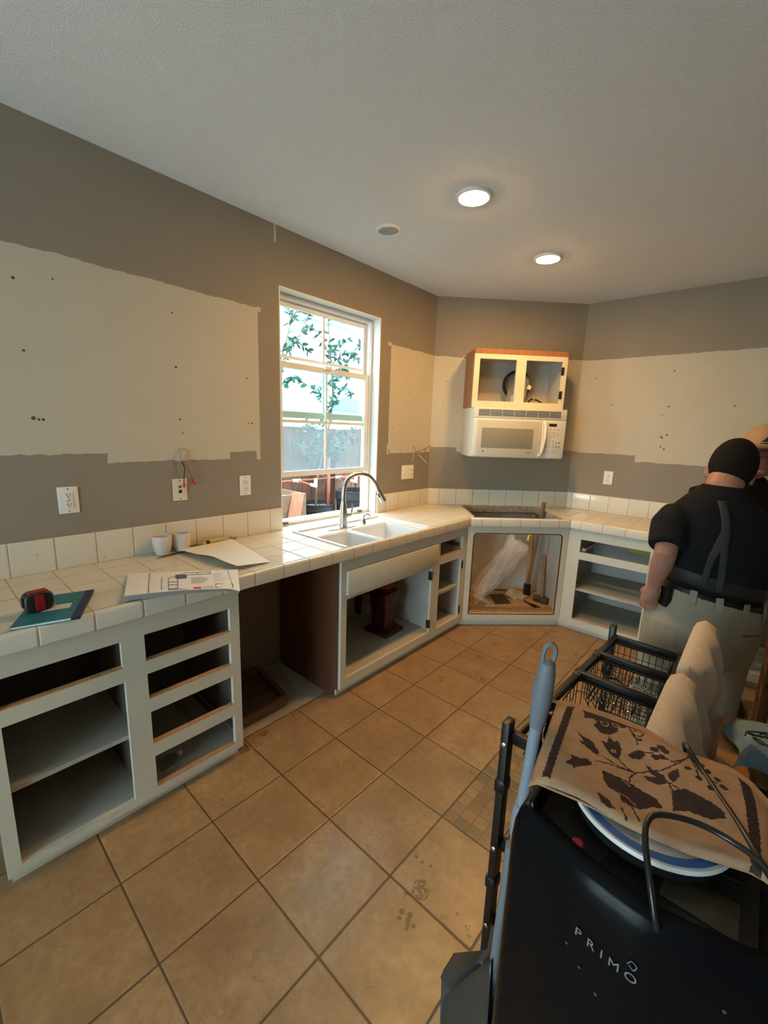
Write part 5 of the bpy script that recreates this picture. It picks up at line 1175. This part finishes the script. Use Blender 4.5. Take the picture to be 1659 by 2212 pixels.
def band(name, z, dz, a, bb, mm, tilt=-.20):
    b = MB(); b.loft([p1.ring(-.004, -.002, z_, a_, b__, tilt) for z_, a_, b__ in ((z-dz, a, bb), (z-dz, a+.005, bb+.005), (z+dz, a+.005, bb+.005), (z+dz, a, bb))], cap=False); return b.build(name, mm, man)
band('belt', .897, .019, .197, .143, LEATH)
b = MB()
b.loft([p1.ring(-.004, -.002, .915, .197, .143, -.20), p1.ring(-.012, -.005, .86, .208, .155, -.14), p1.ring(-.035, -.01, .78, .236, .172, -.06), p1.ring(-.038, -.01, .70, .238, .168), p1.ring(-.038, -.01, .62, .232, .150)])
for sx in (-1, 1): b.tube([p1.P(-.038+sx*.112, -.005, .74), p1.P(-.038+sx*.118, 0, .55), p1.P(-.036+sx*.122, .0, .30), p1.P(-.034+sx*.125, .0, .06)], [.122, .112, .100, .094], 22)
tr_s = remesh(b.build('trousers', KHAKI, man), .008, 4)
for a in (-2.42, -1.95, -1.42, -.72):
    pt = lambda z, e=.004: p1.P(-.004+(.197+e)*math.cos(a), -.002+(.143+e)*math.sin(a), z-.20*.197*math.cos(a))
    MB().bar(pt(.862, .012), pt(.925, .011), .026, .004, up=(p1.R*math.cos(a)+p1.F*math.sin(a))).build('belt_loop', KHAKI, tr_s)
MB().obox(p1.P(-.222, -.03, .90), p1.R*.014, p1.F*.022, (0, 0, .045), .004).build('pocket_knife', LEATH, man)
ribbon('pocket_flap', [p1.P(.02, -.18, .80), p1.P(.09, -.17, .795), p1.P(.15, -.14, .79)], .008, mat('pocket_seam', (.14, .12, .085), .9), .001, .002, tr_s)
SHOE = mat('black_shoe', (.012, .012, .012), .5)
for sx in (-1, 1):
    b = MB(); b.loft([p1.ring(-.03+sx*.12, .035, z, a, l, pw=.8) for z, a, l in ((.0, .046, .140), (.025, .048, .142), (.05, .045, .13), (.085, .038, .09), (.10, .036, .07))]); b.build('shoe', SHOE, man)
# -- the second person behind him
p2 = Body((2.190, 1.63, 0), Vector((.80, .60, 0)), Vector((.60, -.80, 0)))     # faces the camera
per = thing('person', p2.P(0, 0, 0), 'person in a tan cap and black shirt half hidden behind the man, facing the camera', 'person')
b = MB()
hc2 = p2.P(.014, .06, 1.512)
p2h = Body(p2.o, Vector((-.80, -.60, 0)), p2.F)
L2, Rm2 = head(b, p2h, hc2, .077, .097, .122, -.42, (-.14, 0))
b.tube([p2.P(0, -.01, 1.31), p2.P(0, .02, 1.40), p2.P(0, .04, 1.46)], [.066, .058, .06], 14)
b.loft([p2.ring(0, 0, .86, .17, .12), p2.ring(0, 0, 1.05, .17, .12), p2.ring(0, -.01, 1.24, .18, .11), p2.ring(0, -.01, 1.33, .09, .08)])
A2 = [(p2.P(sx*.20, -.01, 1.27), p2.P(sx*.25, 0, 1.00), p2.P(sx*.18, .16, .86), sx) for sx in (-1, 1)]
for a_, e_, w_, sx in A2:
    b.tube([a_, a_.lerp(e_, .5), e_, e_.lerp(w_, .3), w_], [.055, .048, .041, .042, .028], 12)
    hand(b, p2, w_, p2.F*.5+Vector((0, 0, -.5)), Vector((0, 0, -1))-p2.R*sx*.5, sx)
for sx in (-1, 1): b.tube([p2.P(sx*.09, 0, .88), p2.P(sx*.10, .0, .48), p2.P(sx*.10, 0, .09)], [.09, .06, .042], 12)
remesh(b.build('body', SKIN, per), .0048, 2)
b = MB(); b.loft([p2.ring(0, 0, .80, .19, .145), p2.ring(0, 0, 1.0, .20, .15), p2.ring(0, -.005, 1.18, .215, .14), p2.ring(0, -.01, 1.28, .205, .115), p2.ring(0, -.01, 1.345, .13, .09), p2.ring(0, 0, 1.385, .075, .072)])
for a_, e_, w_, sx in A2: b.tube([a_-p2.R*sx*.05, a_, a_.lerp(e_, .5), a_.lerp(e_, .85)], [.075, .078, .07, .066], 16)
remesh(b.build('tshirt', SHIRT, per), .009, 4)
b = MB(); b.loft([p2.ring(0, 0, .90, .185, .14), p2.ring(0, -.01, .76, .20, .15), p2.ring(0, -.01, .66, .195, .13)])
for sx in (-1, 1): b.tube([p2.P(sx*.095, 0, .74), p2.P(sx*.105, 0, .40), p2.P(sx*.11, 0, .05)], [.105, .085, .075], 16)
remesh(b.build('trousers', mat('dark_jeans', (.03, .035, .05), .9), per), .010, 3)
for sx in (-1, 1):
    b = MB(); b.loft([p2.ring(sx*.11, .03, z, a, l, pw=.8) for z, a, l in ((.0, .045, .135), (.03, .046, .136), (.06, .04, .11), (.10, .036, .07))]); b.build('shoe', SHOE, per)
CAP = mat('tan_cap', (.42, .27, .145), .9, var=.06, bump=.4, bs=300)
cap_o = hc2+Rm2 @ Vector((0, -.006, .040))
b = MB(); b.ell(cap_o, .090, .112, .108, Rm2, 30, 22)
bmesh.ops.delete(b.bm, geom=[v for v in b.bm.verts if (Rm2.transposed() @ (v.co-cap_o)).z < -.012], context='VERTS')
crown = o = b.build('cap_crown', CAP, per); q = o.modifiers.new('s', 'SOLIDIFY'); q.thickness = .004; q.offset = 1
b = MB(); b.sheet(lambda u, v: cap_o+Rm2 @ Vector((.086*math.sin(PI*(u-.5))*(1-.12*v), .105*math.cos(PI*(u-.5))*(1-.2*v)+.085*v*(1-(2*u-1)**2*.55), -.012-.020*v-.022*(2*u-1)**2)), 20, 8)
o = b.build('cap_brim', mat('dark_brim', (.03, .02, .025), .8), crown); q = o.modifiers.new('s', 'SOLIDIFY'); q.thickness = .003
def oncap(x, z): return cap_o+Rm2 @ Vector((x, .112*math.sqrt(max(0, 1-(x/.09)**2-(z/.108)**2))+.005, z))
b = MB(); b.sheet(lambda u, v: oncap((-.036+.072*u)*(1-v), .034+.040*v), 14, 10); b.build('cap_emblem', BLACKR, crown)
b = MB(); b.sheet(lambda u, v: oncap(-.038+.076*u, .024+.005*v), 14, 3); b.build('cap_emblem', BLACKR, crown)
# ---------------------------------------------------------------- yard outside the window
YZ = .22
SOIL = mat('yard_soil', (.16, .12, .09), .95, var=.3, vs=20, bump=.8, bs=40)
struct(MB().box(-7, -.15, -4, 12, YZ-.2, YZ).build('yard_ground', SOIL))
FENCE = wood('fence_redwood', (.105, .040, .022), (.19, .085, .052), .8, 2, 9)
fn = thing('fence', (-2.05, 2.5, YZ), 'weathered redwood board fence standing behind the plant pots outside', 'fence')
b = MB(); rnd = random.Random(3)
for k in range(44):
    y = -.6+.142*k; b.box(-2.045+rnd.uniform(-.003, .003), -2.022, y, y+.137, YZ, 1.56+rnd.uniform(-.012, .012), .002, 1)
b.build('boards', FENCE, fn, smooth=False)
for z in (.55, 1.35): MB().box(-2.085, -2.046, -.6, 5.6, z-.045, z+.045).build('fence_rail', FENCE, fn, smooth=False)
for y in (.1, 2.32, 4.6): MB().box(-2.02, -1.93, y-.045, y+.045, YZ, 1.50).build('fence_post', FENCE, fn, smooth=False)
PBL = mat('pot_black', (.022, .023, .027), .55, var=.15, vs=30); GRAV = mat('gravel', (.20, .18, .165), .9, var=.7, vs=55, bump=1, bs=55)
def pot(x, y, r, zt, label):
    o = thing('plant_pot', (x, y, YZ), label, 'plant pot', 'black nursery pots outside the window')
    h = zt-YZ
    MB().lathe([(r*.80, 0), (r*.82, .01), (r*.95, h*.80), (r*.955, h*.82), (r*1.0, h*.83), (r*1.0, h-.012), (r*1.02, h-.006), (r*1.02, h), (r*.96, h), (r*.95, h*.88), (r*.02, h*.88)], (x, y, YZ), seg=44).build('pot_wall', PBL, o)
    b = MB(); g_ = random.Random(int(x*100))
    for k in range(230):
        a, q = g_.uniform(0, 2*PI), r*.90*math.sqrt(g_.random()); w_ = g_.uniform(.008, .018)
        b.ell((x+q*math.cos(a), y+q*math.sin(a), YZ+h*.88+.004), w_, w_*g_.uniform(.5, 1), w_*.5, None, 6, 4)
    tag(b.build('gravel', GRAV, o), kind='stuff')
    return o
pot(-1.74, 1.815, .215, .672, 'black nursery pot of gravel holding a young tree, left one outside the window')
pot(-1.515, 2.24, .245, .82, 'larger black nursery pot of gravel, right one outside the window')
COP = mat('copper_pipe', (.32, .10, .06), .5, .2, var=.1); PVC = mat('white_pvc', (.80, .80, .82), .35, var=.03)
irr = thing('irrigation_pipe', (-1.96, 2.0, .93), 'copper coloured irrigation pipe with white tees and elbows along the fence', 'pipe')
MB().tube([(-1.90, .6, .935), (-1.90, 3.6, .935)], .014, 10).build('main_pipe', COP, irr)
for y, x1_, y1_, z1_, d in ((1.63, -1.60, 1.66, .905, 0), (2.30, -1.62, 2.33, .905, 0)):
    MB().tube([(-1.90, y-.055, .935), (-1.90, y+.055, .935)], .021, 12).build('tee_fitting', PVC, irr)
    MB().tube([(-1.90, y, .935), (-1.85, y, .932)], .020, 12).build('tee_branch', PVC, irr)
    MB().tube([(-1.86, y, .933), (x1_, y1_, z1_)], .0125, 10).build('branch_pipe', COP, irr)
    MB().tube([(x1_-.06, y1_, z1_+.005), (x1_+.03, y1_, z1_)], .020, 12).build('elbow_fitting', PVC, irr)
    MB().tube([(x1_+.02, y1_, z1_-.01), (x1_+.02, y1_+.005, z1_+.085)], .020, 12).build('elbow_fitting', PVC, irr)
RWD = wood('red_stake', (.26, .085, .06), (.34, .12, .085), .7)
tag(MB().box(-1.665, -1.635, 1.905, 1.935, .58, 1.22, .003).build('wooden_stake', RWD, loc=(-1.65, 1.92, .58)), 'red wooden stake standing in the left black pot', 'stake')
tag(MB().box(-1.56, -1.53, 2.40, 2.43, .72, 1.25, .003).build('wooden_stake', RWD, loc=(-1.55, 2.41, .72)), 'red wooden stake standing in the right black pot', 'stake')
SPK = thing('drip_emitter', (-1.50, 2.23, .78), 'small black drip stake in the gravel of the right pot', 'emitter')
MB().tube([(-1.50, 2.23, .76), (-1.50, 2.23, .90)], .006, 8).build('stem', BLACKP, SPK); MB().ell((-1.50, 2.23, .90), .02, .02, .014).build('nozzle', BLACKP, SPK)
PLW = wood('planter_wood', (.16, .09, .06), (.24, .15, .10), .8, 1)
pb = thing('planter_box', (-1.72, 1.2, YZ), 'wooden planter box with a grey liner at the left edge of the window view', 'planter')
MB().box(-1.45, -1.42, .4, 1.40, YZ, .86).build('side_board', PLW, pb, smooth=False); MB().box(-1.89, -1.86, .4, 1.40, YZ, .86).build('side_board', PLW, pb, smooth=False); MB().box(-1.86, -1.45, 1.37, 1.40, YZ, .86).build('side_board', PLW, pb, smooth=False); MB().box(-1.86, -1.45, .4, .43, YZ, .86).build('side_board', PLW, pb, smooth=False)
MB().box(-1.86, -1.45, .43, 1.37, YZ, .80).build('soil_fill', mat('planter_grey', (.26, .26, .28), .8), pb, smooth=False)
tag(MB().hexa([Vector(v) for v in ((-1.36, 1.03, .23), (-1.28, 1.13, .23), (-1.30, 1.145, .23), (-1.38, 1.045, .23), (-1.42, 1.215, .88), (-1.34, 1.315, .88), (-1.36, 1.33, .88), (-1.44, 1.23, .88))]).build('leaning_board', wood('new_cedar', (.30, .12, .065), (.38, .17, .10), .7, 2), loc=(-1.4, 1.4, .22), smooth=False), 'orange cedar board leaning on the corner of the planter box', 'board')
# plants
LEAF = mat('leaf_green', (.062, .115, .092), .45, var=.35, vs=12); BARK = mat('twig_bark', (.16, .085, .06), .8, var=.3)
rl = random.Random(11)
def leaf(b, p, d, L, W):
    d = d.normalized(); sd = d.cross(Vector((rl.uniform(-1, 1), rl.uniform(-1, 1), rl.uniform(-.4, 1)))).normalized(); up = sd.cross(d)
    P = [(0, 0), (.25, .42), (.55, .5), (.8, .3), (1, 0)]
    m_ = [b.bm.verts.new(p+d*L*t_-up*.12*L*t_*t_) for t_, w_ in P]
    l_ = [b.bm.verts.new(p+d*L*t_+sd*W*w_+up*(.10*W-.12*L*t_*t_)) for t_, w_ in P[1:4]]; r_ = [b.bm.verts.new(p+d*L*t_-sd*W*w_+up*(.10*W-.12*L*t_*t_)) for t_, w_ in P[1:4]]
    for s_ in (l_, r_):
        b.bm.faces.new((m_[0], m_[1], s_[0])); b.bm.faces.new((m_[1], m_[2], s_[1], s_[0])); b.bm.faces.new((m_[2], m_[3], s_[2], s_[1])); b.bm.faces.new((m_[3], m_[4], s_[2]))
def plant(name, base, label, branches, dens, L=.085, cat='plant'):
    o = thing(name, base, label, cat)
    bb, lf = MB(), MB()
    for P, r in branches:
        Q = smoothpath(P, 6); n = len(Q); bb.tube(Q, [r*(1-.7*i/n) for i in range(n)], 6)
        for i in range(1, n):
            if name == 'garden_shrub' and Q[i].z < 1.05: continue
            if name == 'young_tree' and r > .0125 and Q[i].z < 1.5: continue
            for k in range(dens):
                if rl.random() < .72:
                    t_ = (Q[i]-Q[i-1]).normalized(); d = t_*.5+Vector((rl.uniform(-1, 1), rl.uniform(-1, 1), rl.uniform(-.9, .5)))
                    leaf(lf, Q[i].lerp(Q[i-1], rl.random()), d, L*rl.uniform(.7, 1.2), L*.42*rl.uniform(.8, 1.2))
    bb.build('branches', BARK, o); lf.build('foliage', LEAF, o, smooth=False)
    return o
plant('young_tree', (-1.74, 1.80, .60), 'young leafy tree growing from the left black pot in the middle of the window view', [([(-1.74, 1.8, 0.6), (-1.73, 1.82, 1.0), (-1.74, 2.039, 1.782), (-1.74, 2.016, 2.368), (-1.717, 1.945, 2.802)], .013)]+[([(-1.74, 2.039, 2.075), (-1.74, 2.25, 2.333), (-1.74, 2.438, 2.544), (-1.74, 2.555, 2.614)], 0.007), ([(-1.74, 2.027, 2.309), (-1.74, 2.274, 2.474), (-1.74, 2.461, 2.427), (-1.74, 2.673, 2.286)], 0.006), ([(-1.74, 2.016, 2.368), (-1.74, 1.851, 2.603), (-1.74, 1.687, 2.661)], 0.006), ([(-1.74, 2.016, 2.427), (-1.74, 2.156, 2.568), (-1.74, 2.297, 2.638)], 0.006), ([(-1.74, 2.051, 2.134), (-1.74, 2.203, 2.309), (-1.74, 2.274, 2.216)], 0.005), ([(-1.74, 2.074, 1.84), (-1.74, 2.227, 2.051), (-1.74, 2.368, 1.981)], 0.005), ([(-1.74, 2.074, 1.817), (-1.74, 1.781, 1.981), (-1.74, 1.488, 2.098), (-1.74, 1.37, 2.028)], 0.006), ([(-1.74, 2.016, 1.723), (-1.74, 1.851, 1.981), (-1.681, 1.945, 2.098)], 0.006)], 4, .085, 'tree')
plant('young_tree', (-1.66, .85, .80), 'thin leafy branches rising from the planter box along the left side of the window view', [([(-1.66, 0.85, 0.8), (-1.674, 1.039, 1.127), (-1.65, 1.159, 1.966), (-1.65, 1.327, 2.446), (-1.65, 1.47, 2.95)], 0.013), ([(-1.65, 1.183, 2.086), (-1.65, 1.399, 2.422), (-1.65, 1.566, 2.614), (-1.65, 1.614, 2.83)], 0.008), ([(-1.65, 1.255, 2.326), (-1.65, 1.47, 2.446), (-1.65, 1.614, 2.398)], 0.006), ([(-1.65, 1.375, 2.626), (-1.65, 1.518, 2.83), (-1.65, 1.638, 2.806)], 0.006), ([(-1.65, 1.375, 2.686), (-1.65, 1.327, 2.986)], 0.006)], 4, .085, 'tree')
bs_ = []
for k in range(18):
    y = 2.02+rl.uniform(-.34, .50); z = 1.20+rl.uniform(.0, .80)*(1-abs(y-2.05)/.80); bs_.append(([(-1.93+rl.uniform(0, .03), 2.0+rl.uniform(-.02, .02), YZ), (-1.90, (y+6.0)/4, 1.0), (-1.88+rl.uniform(-.02, .14), y, z)], .006))
plant('garden_shrub', (-1.93, 2.0, YZ), 'dense green shrub against the fence behind the hazy lower window pane', bs_, 6, .075, 'shrub')
# neighbouring house
hs = thing('neighbour_house', (-4.6, 4, 0), 'bright white neighbouring house wall beyond the fence', 'house')
STU = mat('white_stucco', (.86, .88, .88), .9, var=.03, bump=.3, bs=60); BLG = mat('blue_grey_trim', (.30, .38, .43), .6, var=.05)
MB().box(-4.5, -4.2, -5, 13, -.3, 4.45).build('stucco_wall', STU, hs, smooth=False)
MB().frame(Fr((0, 0), (0, 1), (1, 0)), 3.30, 4.62, 3.45, 4.32, -4.2, -4.13, [(3.44, 4.48, 3.62, 4.22)]).build('window_trim', BLG, hs, smooth=False)
MB().box(-4.19, -4.17, 3.44, 4.48, 3.62, 4.22).build('window_pane', mat('house_pane', (.45, .55, .60), .1), hs, smooth=False)
MB().box(-4.2, -4.08, 4.2, 9.5, 1.92, 2.16).build('trim_band', BLG, hs, smooth=False)
